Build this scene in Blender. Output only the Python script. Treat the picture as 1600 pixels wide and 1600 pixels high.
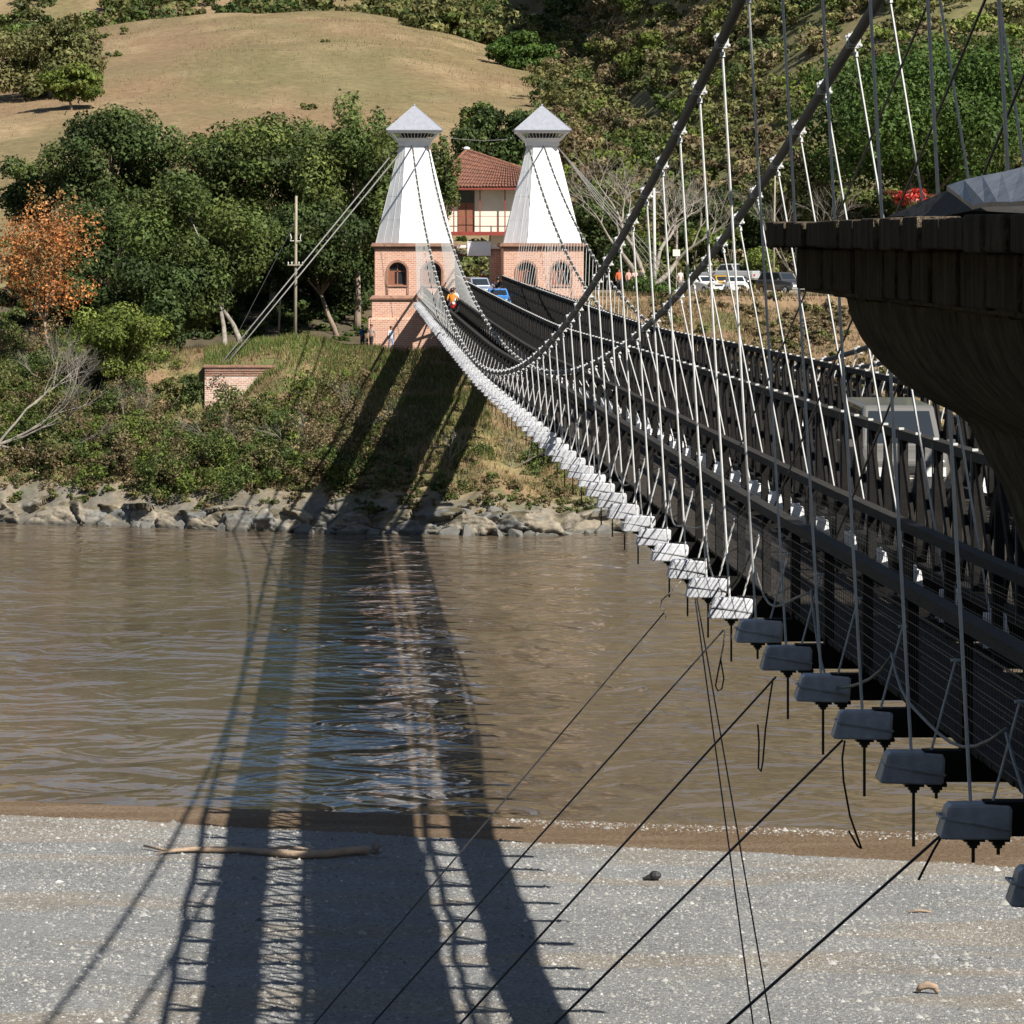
import bpy, bmesh, math, random
import numpy as np
from mathutils import Vector, Matrix, Quaternion

random.seed(7)
for _o in list(bpy.data.objects):
    bpy.data.objects.remove(_o, do_unlink=True)
SC = bpy.context.scene
COL = SC.collection

# ------------------------------------------------------------------ camera, world, sun, exposure
F, VX, VY, CZ = 6600.0, 547.0, 370.0, 17.7      # focal length in 1600-px units, vanishing point of the bridge, eye height over water
cam_d = bpy.data.cameras.new('camera')
cam = bpy.data.objects.new('camera', cam_d)
COL.objects.link(cam)
cam.location = (0, 0, CZ)
cam.rotation_euler = (math.radians(90), 0, 0)   # level, looking along the bridge (+Y)
cam_d.sensor_width = 36.0
cam_d.lens = 36.0 * F / 1600.0
cam_d.shift_x = (800 - VX) / 1600.0
cam_d.shift_y = -(800 - VY) / 1600.0
cam_d.clip_start = 0.2
cam_d.clip_end = 4000
SC.camera = cam

SUN = Vector((0.69, -0.76, 1.0)).normalized()   # towards the sun
W = bpy.data.worlds.new('World')
SC.world = W
W.use_nodes = True
_n = W.node_tree.nodes
_sky = _n.new('ShaderNodeTexSky')
_sky.sky_type = 'NISHITA'
_sky.sun_disc = False
_sky.sun_elevation = math.asin(SUN.z)
_sky.sun_rotation = math.atan2(SUN.x, SUN.y)
_sky.altitude = 500
_sky.dust_density = 1.0
_sky.ozone_density = 1.2
W.node_tree.links.new(_sky.outputs[0], _n['Background'].inputs[0])
_n['Background'].inputs[1].default_value = 0.05
sd = bpy.data.lights.new('sun', 'SUN')
sd.energy = 5.0
sd.angle = math.radians(0.53)
sd.color = (1.0, 0.955, 0.88)
sun = bpy.data.objects.new('sun', sd)
COL.objects.link(sun)
sun.location = (60, -60, 120)
sun.rotation_euler = (-SUN).to_track_quat('-Z', 'Y').to_euler()
SC.view_settings.view_transform = 'Standard'
SC.view_settings.look = 'None'
SC.view_settings.exposure = 0.78
SC.view_settings.gamma = 1.0
SC.view_settings.use_curve_mapping = False
SC.render.engine = 'CYCLES'
SC.cycles.max_bounces = 6
SC.cycles.diffuse_bounces = 2
SC.cycles.glossy_bounces = 3
SC.cycles.transmission_bounces = 3
SC.cycles.use_denoising = True


def P(x, y, Y):
    """world point at distance Y that the photograph shows at pixel x, y"""
    return Vector(((x - VX) * Y / F, Y, CZ + (VY - y) * Y / F))


# ------------------------------------------------------------------ helpers: noise, meshes, tags
def vnoise(x, y, seed=0):
    x = np.asarray(x, float); y = np.asarray(y, float)
    xi = np.floor(x).astype(np.int64); yi = np.floor(y).astype(np.int64)
    xf = x - xi; yf = y - yi
    u = xf * xf * (3 - 2 * xf); v = yf * yf * (3 - 2 * yf)

    def h(a, b):
        n = (a * 374761393 + b * 668265263 + seed * 974711) & 0x7fffffff
        n = ((n ^ (n >> 13)) * 1274126177) & 0x7fffffff
        return ((n ^ (n >> 16)) & 0xffff) / 65535.0
    return (h(xi, yi) * (1 - u) + h(xi + 1, yi) * u) * (1 - v) + (h(xi, yi + 1) * (1 - u) + h(xi + 1, yi + 1) * u) * v


def fbm(x, y, seed=0, o=4):
    s = 0; a = 0.5
    for k in range(o):
        s = s + a * vnoise(x * 2 ** k, y * 2 ** k, seed + 17 * k); a *= 0.5
    return s / (1 - 0.5 ** o)


def sstep(a, b, x):
    t = np.clip((np.asarray(x, float) - a) / (b - a), 0, 1)
    return t * t * (3 - 2 * t)


def spline(pts):
    xs = np.array([p[0] for p in pts], float); ys = np.array([p[1] for p in pts], float)
    m = np.gradient(ys, xs)

    def f(x):
        x = float(min(max(x, xs[0]), xs[-1]))
        i = int(min(max(np.searchsorted(xs, x) - 1, 0), len(xs) - 2))
        h = xs[i + 1] - xs[i]; t = (x - xs[i]) / h
        return ((2*t**3 - 3*t**2 + 1) * ys[i] + (t**3 - 2*t**2 + t) * h * m[i]
                + (-2*t**3 + 3*t**2) * ys[i+1] + (t**3 - t**2) * h * m[i+1])
    return f


OFF = {}            # object name -> world position of its origin


def tag(o, label=None, cat=None, group=None, kind=None):
    if label: o['label'] = label
    if cat: o['category'] = cat
    if group: o['group'] = group
    if kind: o['kind'] = kind
    return o


def link(name, me, parent=None, loc=(0, 0, 0)):
    o = bpy.data.objects.new(name, me)
    COL.objects.link(o)
    loc = Vector(loc)
    if parent is not None:
        o.parent = parent
        o.location = loc - OFF[parent.name]
    else:
        o.location = loc
    OFF[o.name] = loc
    return o


def empty(name, loc, label, cat, group=None):
    o = bpy.data.objects.new(name, None)
    o.empty_display_size = 0.5
    COL.objects.link(o)
    o.location = loc
    OFF[o.name] = Vector(loc)
    return tag(o, label, cat, group)


class MB:
    def __init__(s):
        s.v = []; s.f = []; s.mi = []; s.m = 0

    def add(s, V, Fs):
        b = len(s.v)
        s.v += [tuple(p) for p in V]
        for f in Fs:
            s.f.append(tuple(b + i for i in f)); s.mi.append(s.m)
        return s

    def box(s, c, d, R=None, taper=1.0):
        x, y, z = d[0] / 2, d[1] / 2, d[2] / 2
        V = [Vector((sx * x * (taper if sz > 0 else 1), sy * y * (taper if sz > 0 else 1), sz * z)) for sz in (-1, 1) for sy in (-1, 1) for sx in (-1, 1)]
        if R is not None:
            V = [R @ p for p in V]
        c = Vector(c)
        return s.add([p + c for p in V], [(0, 2, 3, 1), (4, 5, 7, 6), (0, 1, 5, 4), (2, 6, 7, 3), (0, 4, 6, 2), (1, 3, 7, 5)])

    def bar(s, a, b, w, h, up=(0, 0, 1)):
        """box from a to b: w across, h along up"""
        a = Vector(a); b = Vector(b); d = b - a; L = d.length
        y = d.normalized(); x = y.cross(Vector(up)).normalized(); z = x.cross(y)
        R = Matrix((x, y, z)).transposed()
        return s.box((a + b) / 2, (w, L, h), R)

    def tube(s, pts, r, n=6, cap=True):
        pts = [Vector(p) for p in pts]; k = len(pts)
        rr = r if hasattr(r, '__len__') else [r] * k
        V = []; Fs = []; x = None
        for i, p in enumerate(pts):
            d = (pts[min(i + 1, k - 1)] - pts[max(i - 1, 0)]).normalized()
            if x is None:
                x = d.cross(Vector((0.13, 0.31, 0.94)))
                if x.length < 1e-3: x = d.cross(Vector((1, 0, 0)))
            x = (x - d * x.dot(d)).normalized(); y = d.cross(x)
            for j in range(n):
                a = 2 * math.pi * j / n
                V.append(p + (x * math.cos(a) + y * math.sin(a)) * rr[i])
        for i in range(k - 1):
            for j in range(n):
                Fs.append((i*n + j, i*n + (j+1) % n, (i+1)*n + (j+1) % n, (i+1)*n + j))
        if cap:
            Fs.append(tuple(range(n - 1, -1, -1))); Fs.append(tuple((k-1)*n + j for j in range(n)))
        return s.add(V, Fs)

    def loft(s, rings, cap=True):
        n = len(rings[0]); V = [p for r in rings for p in r]; Fs = []
        for i in range(len(rings) - 1):
            for j in range(n):
                Fs.append((i*n + j, i*n + (j+1) % n, (i+1)*n + (j+1) % n, (i+1)*n + j))
        if cap:
            Fs.append(tuple(range(n - 1, -1, -1))); Fs.append(tuple((len(rings)-1)*n + j for j in range(n)))
        return s.add(V, Fs)

    def prism(s, poly, a, b):
        """poly: list of (x,z) ; extruded along y from a to b"""
        return s.loft([[(x, a, z) for x, z in poly], [(x, b, z) for x, z in poly]])

    def ball(s, c, r, n=8, m=6):
        c = Vector(c); r = Vector(r) if hasattr(r, '__len__') else Vector((r, r, r))
        rings = []
        for i in range(m + 1):
            t = math.pi * (i + (0.08 if i == 0 else -0.08 if i == m else 0)) / m
            rings.append([(c.x + r.x*math.sin(t)*math.cos(2*math.pi*j/n), c.y + r.y*math.sin(t)*math.sin(2*math.pi*j/n), c.z - r.z*math.cos(t)) for j in range(n)])
        return s.loft(rings)

    def wheel(s, c, R, w, axis='x', n=16):
        c = Vector(c); rings = []
        for (o, rr) in ((-w/2, R*0.82), (-w/2*0.9, R*0.96), (-w/4, R), (w/4, R), (w/2*0.9, R*0.96), (w/2, R*0.82)):
            ring = []
            for j in range(n):
                a = 2*math.pi*j/n
                q = (o, rr*math.cos(a), rr*math.sin(a)) if axis == 'x' else (rr*math.cos(a), o, rr*math.sin(a))
                ring.append(c + Vector(q))
            rings.append(ring)
        return s.loft(rings)

    def mesh(s, name, mats, off=(0, 0, 0), smooth=False, uv=False):
        me = bpy.data.meshes.new(name)
        ox, oy, oz = off
        me.from_pydata([(x - ox, y - oy, z - oz) for x, y, z in s.v], [], s.f)
        mats = mats if isinstance(mats, (list, tuple)) else [mats]
        for m in mats: me.materials.append(m)
        if len(mats) > 1: me.polygons.foreach_set('material_index', s.mi)
        bm = bmesh.new(); bm.from_mesh(me); bmesh.ops.recalc_face_normals(bm, faces=bm.faces); bm.to_mesh(me); bm.free()
        if smooth: me.polygons.foreach_set('use_smooth', [True] * len(me.polygons))
        if uv: box_uv(me)
        me.update()
        return me

    def build(s, name, mats, parent=None, at=None, smooth=False, uv=False, bevel=0):
        """one mesh object; vertices are world coordinates; the origin is the parent's (or `at`)"""
        off = Vector(at) if at is not None else (OFF[parent.name] if parent is not None else Vector((0, 0, 0)))
        me = s.mesh(name, mats, off, smooth, uv)
        o = link(name, me, parent, off)
        if bevel:
            md = o.modifiers.new('bevel', 'BEVEL'); md.width = bevel; md.segments = 2; md.limit_method = 'ANGLE'
        return o


def box_uv(me):
    uvl = me.uv_layers.new(name='UVMap')
    for p in me.polygons:
        n = p.normal
        ax = max(range(3), key=lambda i: abs(n[i]))
        for li in p.loop_indices:
            c = me.vertices[me.loops[li].vertex_index].co
            uvl.data[li].uv = (c.y, c.z) if ax == 0 else (c.x, c.z) if ax == 1 else (c.x, c.y)


def np_mesh(name, V, Q, mat, col=None, smooth=False):
    me = bpy.data.meshes.new(name)
    V = np.asarray(V, np.float32); Q = np.asarray(Q, np.int32)
    n, k = Q.shape
    me.vertices.add(len(V)); me.vertices.foreach_set('co', V.ravel())
    me.loops.add(n * k); me.loops.foreach_set('vertex_index', Q.ravel())
    me.polygons.add(n); me.polygons.foreach_set('loop_start', np.arange(0, n * k, k, dtype=np.int32))
    if smooth: me.polygons.foreach_set('use_smooth', np.ones(n, bool))
    me.update(calc_edges=True)
    if col is not None:
        a = me.color_attributes.new('Col', 'FLOAT_COLOR', 'POINT')
        c = np.ones((len(V), 4), np.float32); c[:, :3] = col
        a.data.foreach_set('color', c.ravel())
    me.materials.append(mat)
    return me


def grid(name, xs, ys, zf, mat, cf=None, off=(0, 0, 0)):
    X, Y = np.meshgrid(xs, ys)
    Z = zf(X, Y)
    V = np.stack([X - off[0], Y - off[1], Z - off[2]], -1).reshape(-1, 3)
    nx, ny = len(xs), len(ys)
    i = np.arange((nx) * (ny)).reshape(ny, nx)
    Q = np.stack([i[:-1, :-1], i[:-1, 1:], i[1:, 1:], i[1:, :-1]], -1).reshape(-1, 4)
    c = cf(X, Y, Z).reshape(-1, 3) if cf else None
    o = link(name, np_mesh(name, V, Q, mat, c, True), None, off)
    return tag(o, kind='structure')


# ------------------------------------------------------------------ materials
MATS = {}


def nodemat(name):
    m = bpy.data.materials.new(name); m.use_nodes = True
    return m, m.node_tree.nodes, m.node_tree.links, m.node_tree.nodes['Principled BSDF']


def mat(name, c, rough=0.6, metal=0.0, var=0.15, scale=3.0, bump=0.0, bscale=None, c2=None, spec=0.5, stretch=(1, 1, 1), coat=0):
    m, N, L, B = nodemat(name)
    c = Vector(c); c2 = Vector(c2) if c2 else c * (1 - var)
    tc = N.new('ShaderNodeTexCoord'); mp = N.new('ShaderNodeMapping'); mp.inputs['Scale'].default_value = stretch
    L.new(tc.outputs['Object'], mp.inputs[0])
    nz = N.new('ShaderNodeTexNoise'); nz.inputs['Scale'].default_value = scale; nz.inputs['Detail'].default_value = 5; nz.inputs['Roughness'].default_value = 0.65
    L.new(mp.outputs[0], nz.inputs['Vector'])
    rp = N.new('ShaderNodeValToRGB'); rp.color_ramp.elements[0].position = 0.32; rp.color_ramp.elements[1].position = 0.68
    rp.color_ramp.elements[0].color = (*c2, 1); rp.color_ramp.elements[1].color = (*c, 1)
    L.new(nz.outputs['Fac'], rp.inputs[0]); L.new(rp.outputs[0], B.inputs['Base Color'])
    B.inputs['Roughness'].default_value = rough; B.inputs['Metallic'].default_value = metal
    B.inputs['Specular IOR Level'].default_value = spec
    if coat: B.inputs['Coat Weight'].default_value = coat
    if bump:
        n2 = N.new('ShaderNodeTexNoise'); n2.inputs['Scale'].default_value = bscale or scale * 4; n2.inputs['Detail'].default_value = 4
        L.new(mp.outputs[0], n2.inputs['Vector'])
        bp = N.new('ShaderNodeBump'); bp.inputs['Strength'].default_value = bump; bp.inputs['Distance'].default_value = 0.05
        L.new(n2.outputs['Fac'], bp.inputs['Height']); L.new(bp.outputs[0], B.inputs['Normal'])
    MATS[name] = m
    return m


def vary(m, lo, hi):
    """each object that wears this material is a little lighter or darker"""
    N, L = m.node_tree.nodes, m.node_tree.links
    B = N['Principled BSDF']; src = B.inputs['Base Color'].links[0].from_socket
    oi = N.new('ShaderNodeObjectInfo'); mr = N.new('ShaderNodeMapRange'); mr.inputs[3].default_value = lo; mr.inputs[4].default_value = hi
    L.new(oi.outputs['Random'], mr.inputs[0])
    vm = N.new('ShaderNodeVectorMath'); vm.operation = 'SCALE'
    L.new(src, vm.inputs[0]); L.new(mr.outputs[0], vm.inputs['Scale']); L.new(vm.outputs[0], B.inputs['Base Color'])


def brickmat(name, c1, c2, cm, w=0.25, h=0.085, mortar=0.012, stain=(0.2, 0.16, 0.12), amt=0.5):
    m, N, L, B = nodemat(name)
    uv = N.new('ShaderNodeUVMap')
    br = N.new('ShaderNodeTexBrick'); br.inputs['Scale'].default_value = 1
    br.inputs['Color1'].default_value = (*c1, 1); br.inputs['Color2'].default_value = (*c2, 1); br.inputs['Mortar'].default_value = (*cm, 1)
    br.inputs['Brick Width'].default_value = w; br.inputs['Row Height'].default_value = h; br.inputs['Mortar Size'].default_value = mortar
    br.inputs['Bias'].default_value = -0.1
    L.new(uv.outputs[0], br.inputs['Vector'])
    tc = N.new('ShaderNodeTexCoord')
    nz = N.new('ShaderNodeTexNoise'); nz.inputs['Scale'].default_value = 1.1; nz.inputs['Detail'].default_value = 7; nz.inputs['Roughness'].default_value = 0.7
    L.new(tc.outputs['Object'], nz.inputs['Vector'])
    rp = N.new('ShaderNodeMapRange'); rp.inputs[1].default_value = 0.5; rp.inputs[2].default_value = 0.75; rp.inputs[4].default_value = amt
    L.new(nz.outputs['Fac'], rp.inputs[0])
    mx = N.new('ShaderNodeMix'); mx.data_type = 'RGBA'; mx.inputs[7].default_value = (*stain, 1)
    L.new(rp.outputs[0], mx.inputs[0]); L.new(br.outputs['Color'], mx.inputs[6]); L.new(mx.outputs[2], B.inputs['Base Color'])
    bp = N.new('ShaderNodeBump'); bp.inputs['Strength'].default_value = 0.6; bp.inputs['Distance'].default_value = 0.015; bp.invert = True
    L.new(br.outputs['Fac'], bp.inputs['Height']); L.new(bp.outputs[0], B.inputs['Normal'])
    B.inputs['Roughness'].default_value = 0.9; B.inputs['Specular IOR Level'].default_value = 0.2
    return m


def colmat(name, rough=0.85, transl=0.0, bump=0.0, bscale=2.0, fine=0.0, fscale=4.0, spec=0.25):
    """base colour from the mesh's own colour attribute"""
    m, N, L, B = nodemat(name)
    at = N.new('ShaderNodeAttribute'); at.attribute_name = 'Col'
    out = at.outputs['Color']
    tc = N.new('ShaderNodeTexCoord')
    if fine:
        nz = N.new('ShaderNodeTexNoise'); nz.inputs['Scale'].default_value = fscale; nz.inputs['Detail'].default_value = 6; nz.inputs['Roughness'].default_value = 0.7
        L.new(tc.outputs['Object'], nz.inputs['Vector'])
        mr = N.new('ShaderNodeMapRange'); mr.inputs[1].default_value = 0.3; mr.inputs[2].default_value = 0.7; mr.inputs[3].default_value = 1 - fine; mr.inputs[4].default_value = 1 + fine
        L.new(nz.outputs['Fac'], mr.inputs[0])
        vm = N.new('ShaderNodeVectorMath'); vm.operation = 'SCALE'
        L.new(out, vm.inputs[0]); L.new(mr.outputs[0], vm.inputs['Scale']); out = vm.outputs[0]
    L.new(out, B.inputs['Base Color'])
    B.inputs['Roughness'].default_value = rough; B.inputs['Specular IOR Level'].default_value = spec
    if bump:
        n2 = N.new('ShaderNodeTexNoise'); n2.inputs['Scale'].default_value = bscale; n2.inputs['Detail'].default_value = 6; n2.inputs['Roughness'].default_value = 0.7
        L.new(tc.outputs['Object'], n2.inputs['Vector'])
        bp = N.new('ShaderNodeBump'); bp.inputs['Strength'].default_value = bump; bp.inputs['Distance'].default_value = 0.15
        L.new(n2.outputs['Fac'], bp.inputs['Height']); L.new(bp.outputs[0], B.inputs['Normal'])
    if transl:
        tr = N.new('ShaderNodeBsdfTranslucent'); ms = N.new('ShaderNodeMixShader'); ms.inputs[0].default_value = transl
        L.new(out, tr.inputs[0]); L.new(B.outputs[0], ms.inputs[1]); L.new(tr.outputs[0], ms.inputs[2])
        L.new(ms.outputs[0], N['Material Output'].inputs[0])
    return m


def glassmat(name, c=(0.02, 0.025, 0.03)):
    m, N, L, B = nodemat(name)
    B.inputs['Base Color'].default_value = (*c, 1); B.inputs['Roughness'].default_value = 0.06; B.inputs['Specular IOR Level'].default_value = 0.8
    return m


M_leaf = colmat('leaf', 0.6, transl=0.25, spec=0.2)
M_twig = colmat('twig', 0.9)
M_ground = colmat('bank_soil', 0.95, bump=0.5, bscale=1.6, fine=0.35, fscale=2.2)
M_hill = colmat('hill_grass', 0.95, bump=0.8, bscale=0.8, fine=0.3, fscale=0.9)
M_beachm = colmat('gravel', 0.9, bump=1.0, bscale=9.0, fine=0.45, fscale=7.0)
M_pebble = colmat('pebble', 0.95, spec=0.1)
M_rock = mat('rock', (0.15, 0.145, 0.125), 0.9, var=0.5, scale=0.9, bump=0.9, bscale=2.5, c2=(0.11, 0.105, 0.095))
M_bark = mat('bark', (0.30, 0.23, 0.17), 0.95, var=0.5, scale=3, bump=0.8, bscale=9, stretch=(1, 1, 0.25))
M_palebark = mat('pale_bark', (0.30, 0.265, 0.22), 0.95, var=0.5, scale=3, bump=0.6, bscale=9)
M_drift = mat('driftwood_bark', (0.40, 0.29, 0.20), 0.9, var=0.45, scale=3, bump=0.6, bscale=14, stretch=(0.3, 1, 1))
M_white = mat('white_paint', (0.80, 0.80, 0.80), 0.42, var=0.10, scale=2.2, bump=0.05, bscale=20)
M_clad = mat('white_sheet_metal', (0.84, 0.84, 0.85), 0.45, c2=(0.66, 0.65, 0.63), scale=1.6, stretch=(2.5, 2.5, 0.22), bump=0.08, bscale=3)
M_capm = mat('white_cap_paint', (0.49, 0.50, 0.53), 0.45, scale=7, bump=0.15, bscale=24, c2=(0.33, 0.33, 0.34))
vary(M_capm, 0.78, 1.12)
M_roofzinc = mat('zinc_roof', (0.30, 0.31, 0.345), 0.5, var=0.22, scale=1.2, metal=0.0, stretch=(3, 3, 0.3), bump=0.1)
M_cable = mat('tarred_cable', (0.10, 0.095, 0.083), 0.7, var=0.4, scale=14, bump=0.4, bscale=60)
M_rod2 = mat('worn_rod', (0.26, 0.26, 0.255), 0.45, var=0.4, scale=3)
M_rod = mat('painted_rod', (0.66, 0.66, 0.64), 0.35, var=0.2, scale=9)
M_wire = mat('black_wire', (0.02, 0.02, 0.022), 0.55, var=0.3, scale=20)
M_rope = mat('grey_wire_rope', (0.30, 0.29, 0.27), 0.55, var=0.5, scale=22, metal=0.3, bump=0.5, bscale=70)
M_timber = mat('dark_timber', (0.022, 0.020, 0.018), 0.85, spec=0.12, var=0.45, scale=2.4, bump=0.4, bscale=14, stretch=(6, 1, 6))
M_rail = mat('rail_timber', (0.042, 0.038, 0.033), 0.8, spec=0.15, var=0.4, scale=2.4, bump=0.4, bscale=14, stretch=(6, 0.6, 6))
M_plank = mat('deck_plank', (0.05, 0.042, 0.034), 0.9, spec=0.12, var=0.5, scale=3, bump=0.4, bscale=12)
M_iron = mat('black_iron', (0.025, 0.025, 0.026), 0.55, var=0.3, scale=9, bump=0.2)
M_brick = brickmat('tower_brick', (0.47, 0.225, 0.145), (0.58, 0.33, 0.235), (0.64, 0.50, 0.41), w=0.34, h=0.135, mortar=0.02, stain=(0.46, 0.30, 0.22), amt=0.5)
M_oldbrick = brickmat('anchor_brick', (0.42, 0.17, 0.11), (0.62, 0.46, 0.37), (0.66, 0.58, 0.50), w=0.34, h=0.13, mortar=0.024, stain=(0.66, 0.58, 0.50), amt=0.75)
M_trim = mat('brick_trim', (0.34, 0.19, 0.13), 0.9, var=0.4, scale=2.5, bump=0.4)
M_darkbrick = mat('shade_dark_brick', (0.15, 0.118, 0.082), 0.95, spec=0.1, var=0.5, scale=3, bump=0.9, bscale=18, c2=(0.045, 0.036, 0.026), stretch=(2, 6, 1.5))  # base colour darkened to match brick on the shaded side
M_plaster = mat('shade_dark_plaster', (0.14, 0.122, 0.09), 0.95, spec=0.1, scale=2.2, bump=0.8, bscale=9, c2=(0.04, 0.033, 0.025), stretch=(1.5, 3.5, 2.5))  # streak-stained plaster, its base colour also lowered for the shaded face
M_roofold = mat('weathered_roof_sheet', (0.24, 0.255, 0.29), 0.5, var=0.4, scale=4, bump=0.2, metal=0.2)
M_rust = mat('rusty_sheet', (0.03, 0.026, 0.022), 0.8, var=0.5, scale=5, bump=0.3)
M_wood = mat('window_wood', (0.26, 0.10, 0.055), 0.6, var=0.35, scale=4, bump=0.2, stretch=(4, 4, 0.6))
M_glass = glassmat('window_glass')
M_tile = mat('clay_tile', (0.25, 0.10, 0.06), 0.9, scale=4.5, c2=(0.07, 0.038, 0.028), bump=0.4)
M_cream = mat('cream_wall', (0.72, 0.68, 0.57), 0.9, var=0.12, scale=1.2)
M_red = mat('red_paint', (0.26, 0.045, 0.03), 0.5, var=0.25, scale=3)
M_sign = mat('pale_sign_sheet', (0.72, 0.78, 0.82), 0.3, var=0.12, scale=1.6)
M_pole = mat('pole_wood', (0.36, 0.31, 0.23), 0.9, var=0.4, scale=3, stretch=(4, 4, 0.4), bump=0.3)
M_conc = mat('concrete_pole', (0.52, 0.52, 0.50), 0.85, var=0.2, scale=3)
M_ceram = mat('insulator', (0.75, 0.74, 0.70), 0.3, var=0.1)
M_tyre = mat('tyre_rubber', (0.02, 0.02, 0.02), 0.8, var=0.3)
M_chrome = mat('chrome', (0.7, 0.7, 0.7), 0.2, metal=0.9, var=0.1)
M_lamp = mat('headlight_glass', (0.75, 0.75, 0.72), 0.1, var=0.05)
M_tail = mat('tail_lamp', (0.35, 0.02, 0.01), 0.2, var=0.1)

# ------------------------------------------------------------------ terrain
YW = spline([(-400, 266), (-60, 266), (-20, 261.5), (-4, 254), (4, 252), (11, 250.5), (16, 253), (40, 255), (400, 258)])


def yw(X):
    f = np.vectorize(YW)
    return f(X)


def far_z(X, Y):
    s = Y - yw(X)
    n = fbm(X * 0.16, Y * 0.16, 3) - 0.5
    n2 = fbm(X * 0.9, Y * 0.9, 5) - 0.5
    # rock shelf, then the bank
    shelf = 1.9 * sstep(-0.6, 3.2, s + 1.4 * (fbm(X * 0.5, X * 0 + 2.3, 8) - 0.5)) * (0.75 + 0.6 * fbm(X * 0.35, X * 0, 9)) + 0.9 * n2 * sstep(-0.5, 2, s) * (1 - sstep(5, 9, s))
    t = np.clip((s - 3) / np.maximum(292 - yw(X) - 3, 1), 0, 1)
    left = shelf + (7.6 + 0.5 * n) * (t ** 0.85) + 1.1 * n * sstep(4, 14, s) * (1 - sstep(26, 34, s))
    left = left - 3.3 * (1 - sstep(-9.5, -4.2, X)) * sstep(-17, -12, X) * sstep(275, 284, Y) * (1 - sstep(286.0, 286.6, Y))
    left = left + sstep(304, 345, Y) * 3.5
    # the mound with the grass beside the tower
    left = left + 0.9 * np.exp(-((X + 3.5) / 5) ** 2 - ((Y - 291) / 6) ** 2)
    tr = np.clip((s - 3) / np.maximum(306 - yw(X) - 3, 1), 0, 1)
    right = shelf + 11.9 * (0.55 * tr + 0.45 * tr ** 2.2) + 1.2 * n * sstep(4, 14, s) * (1 - sstep(38, 48, s))
    k = sstep(6, 13, X)
    k = np.where(Y > 300, np.maximum(k, sstep(4.5, 7.3, X)), k)
    z = left * (1 - k) + right * k
    z = np.where(Y > 303, np.where(X > 5.5, 13.45 * k + z * (1 - k), z), z)
    return np.where(s < -0.5, -1.5, z) - 1.5 * (1 - sstep(-4, -0.5, s)) * (s >= -0.5) * 0


def hill_z(X, Y):
    base = 13.2 + 0.055 * np.maximum(Y - 345, 0)
    dome = 22.0 * np.exp(-((X + 5) / np.where(X > -5, 38, 66)) ** 2 / 2 - ((Y - 655) / 170) ** 2 / 2) * 1.0
    dome = dome * sstep(345, 430, Y)
    right = sstep(14, 62, X - (Y - 420) * 0.03) * np.clip((Y - 342) * 0.30, 0, 75)
    back = 75 * sstep(720, 960, Y)
    n = 3.0 * (fbm(X * 0.03, Y * 0.03, 21) - 0.5) * sstep(345, 400, Y) + 0.8 * (fbm(X * 0.15, Y * 0.15, 22) - 0.5)
    return base + np.maximum(dome, right * 0.98) + 0.25 * np.minimum(dome, right) + back + n


def ground_z(X, Y):
    X = np.asarray(X, float); Y = np.asarray(Y, float)
    w = sstep(338, 352, Y)
    return far_z(X, Y) * (1 - w) + hill_z(X, Y) * w


def gz(x, y):
    return float(ground_z(np.array([x]), np.array([y]))[0])


def mixc(a, b, t):
    a = np.asarray(a, float); b = np.asarray(b, float)
    return a * (1 - t[..., None]) + b * t[..., None]


def far_col(X, Y, Z):
    s = Y - yw(X)
    n = fbm(X * 0.22, Y * 0.22, 31); n2 = fbm(X * 0.8, Y * 0.8, 33)
    c = mixc((0.19, 0.125, 0.07), (0.24, 0.18, 0.085), sstep(0.35, 0.65, n))
    c = mixc(c, (0.075, 0.10, 0.03), sstep(0.45, 0.65, n2) * 0.75)
    rock = mixc((0.19, 0.16, 0.115), (0.13, 0.12, 0.10), sstep(0.35, 0.65, n2))
    c = mixc(c, rock, 1 - sstep(2.0, 4.5, s + 2 * (n2 - 0.5)))
    c = mixc(c, (0.105, 0.10, 0.085), 1 - sstep(0.12, 0.45, Z + 0.2 * (n2 - 0.5)))      # dark wet band at the waterline
    c = mixc(c, (0.195, 0.128, 0.075), sstep(14, 20, X) * sstep(284, 292, Y) * (1 - sstep(304, 306, Y)) * sstep(0.3, 0.5, n) * 0.9)   # bare red earth cutting
    c = mixc(c, (0.075, 0.06, 0.038), sstep(302, 309, Y) * (1 - sstep(0, 4, X)) * 0.9)  # leaf-litter brown, darkened to deepen the yard's tree shade
    c = mixc(c, (0.30, 0.255, 0.20), sstep(303, 308, Y) * sstep(7, 10, X) * 0.8)      # dusty road and car park
    return c


def hill_col(X, Y, Z):
    n = fbm(X * 0.035, Y * 0.012, 41); n2 = fbm(X * 0.25, Y * 0.07, 43)
    c = mixc((0.205, 0.137, 0.075), (0.165, 0.130, 0.062), sstep(0.38, 0.62, n))
    c = mixc(c, (0.265, 0.195, 0.108), sstep(0.50, 0.70, n2) * 0.8)
    c = mixc(c, (0.17, 0.12, 0.06), sstep(0.55, 0.75, fbm(X * 0.5, Y * 0.16, 48)) * 0.6)
    c = mixc(c, (0.125, 0.12, 0.05), sstep(0.48, 0.70, fbm(X * 0.07, Y * 0.025, 47)) * 0.42)
    g = mixc((0.15, 0.125, 0.06), (0.11, 0.11, 0.045), sstep(0.4, 0.6, n2))
    w = np.maximum(sstep(16, 34, X - (Y - 420) * 0.05), 1 - sstep(355, 385, Y))
    return mixc(c, g, w)


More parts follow.
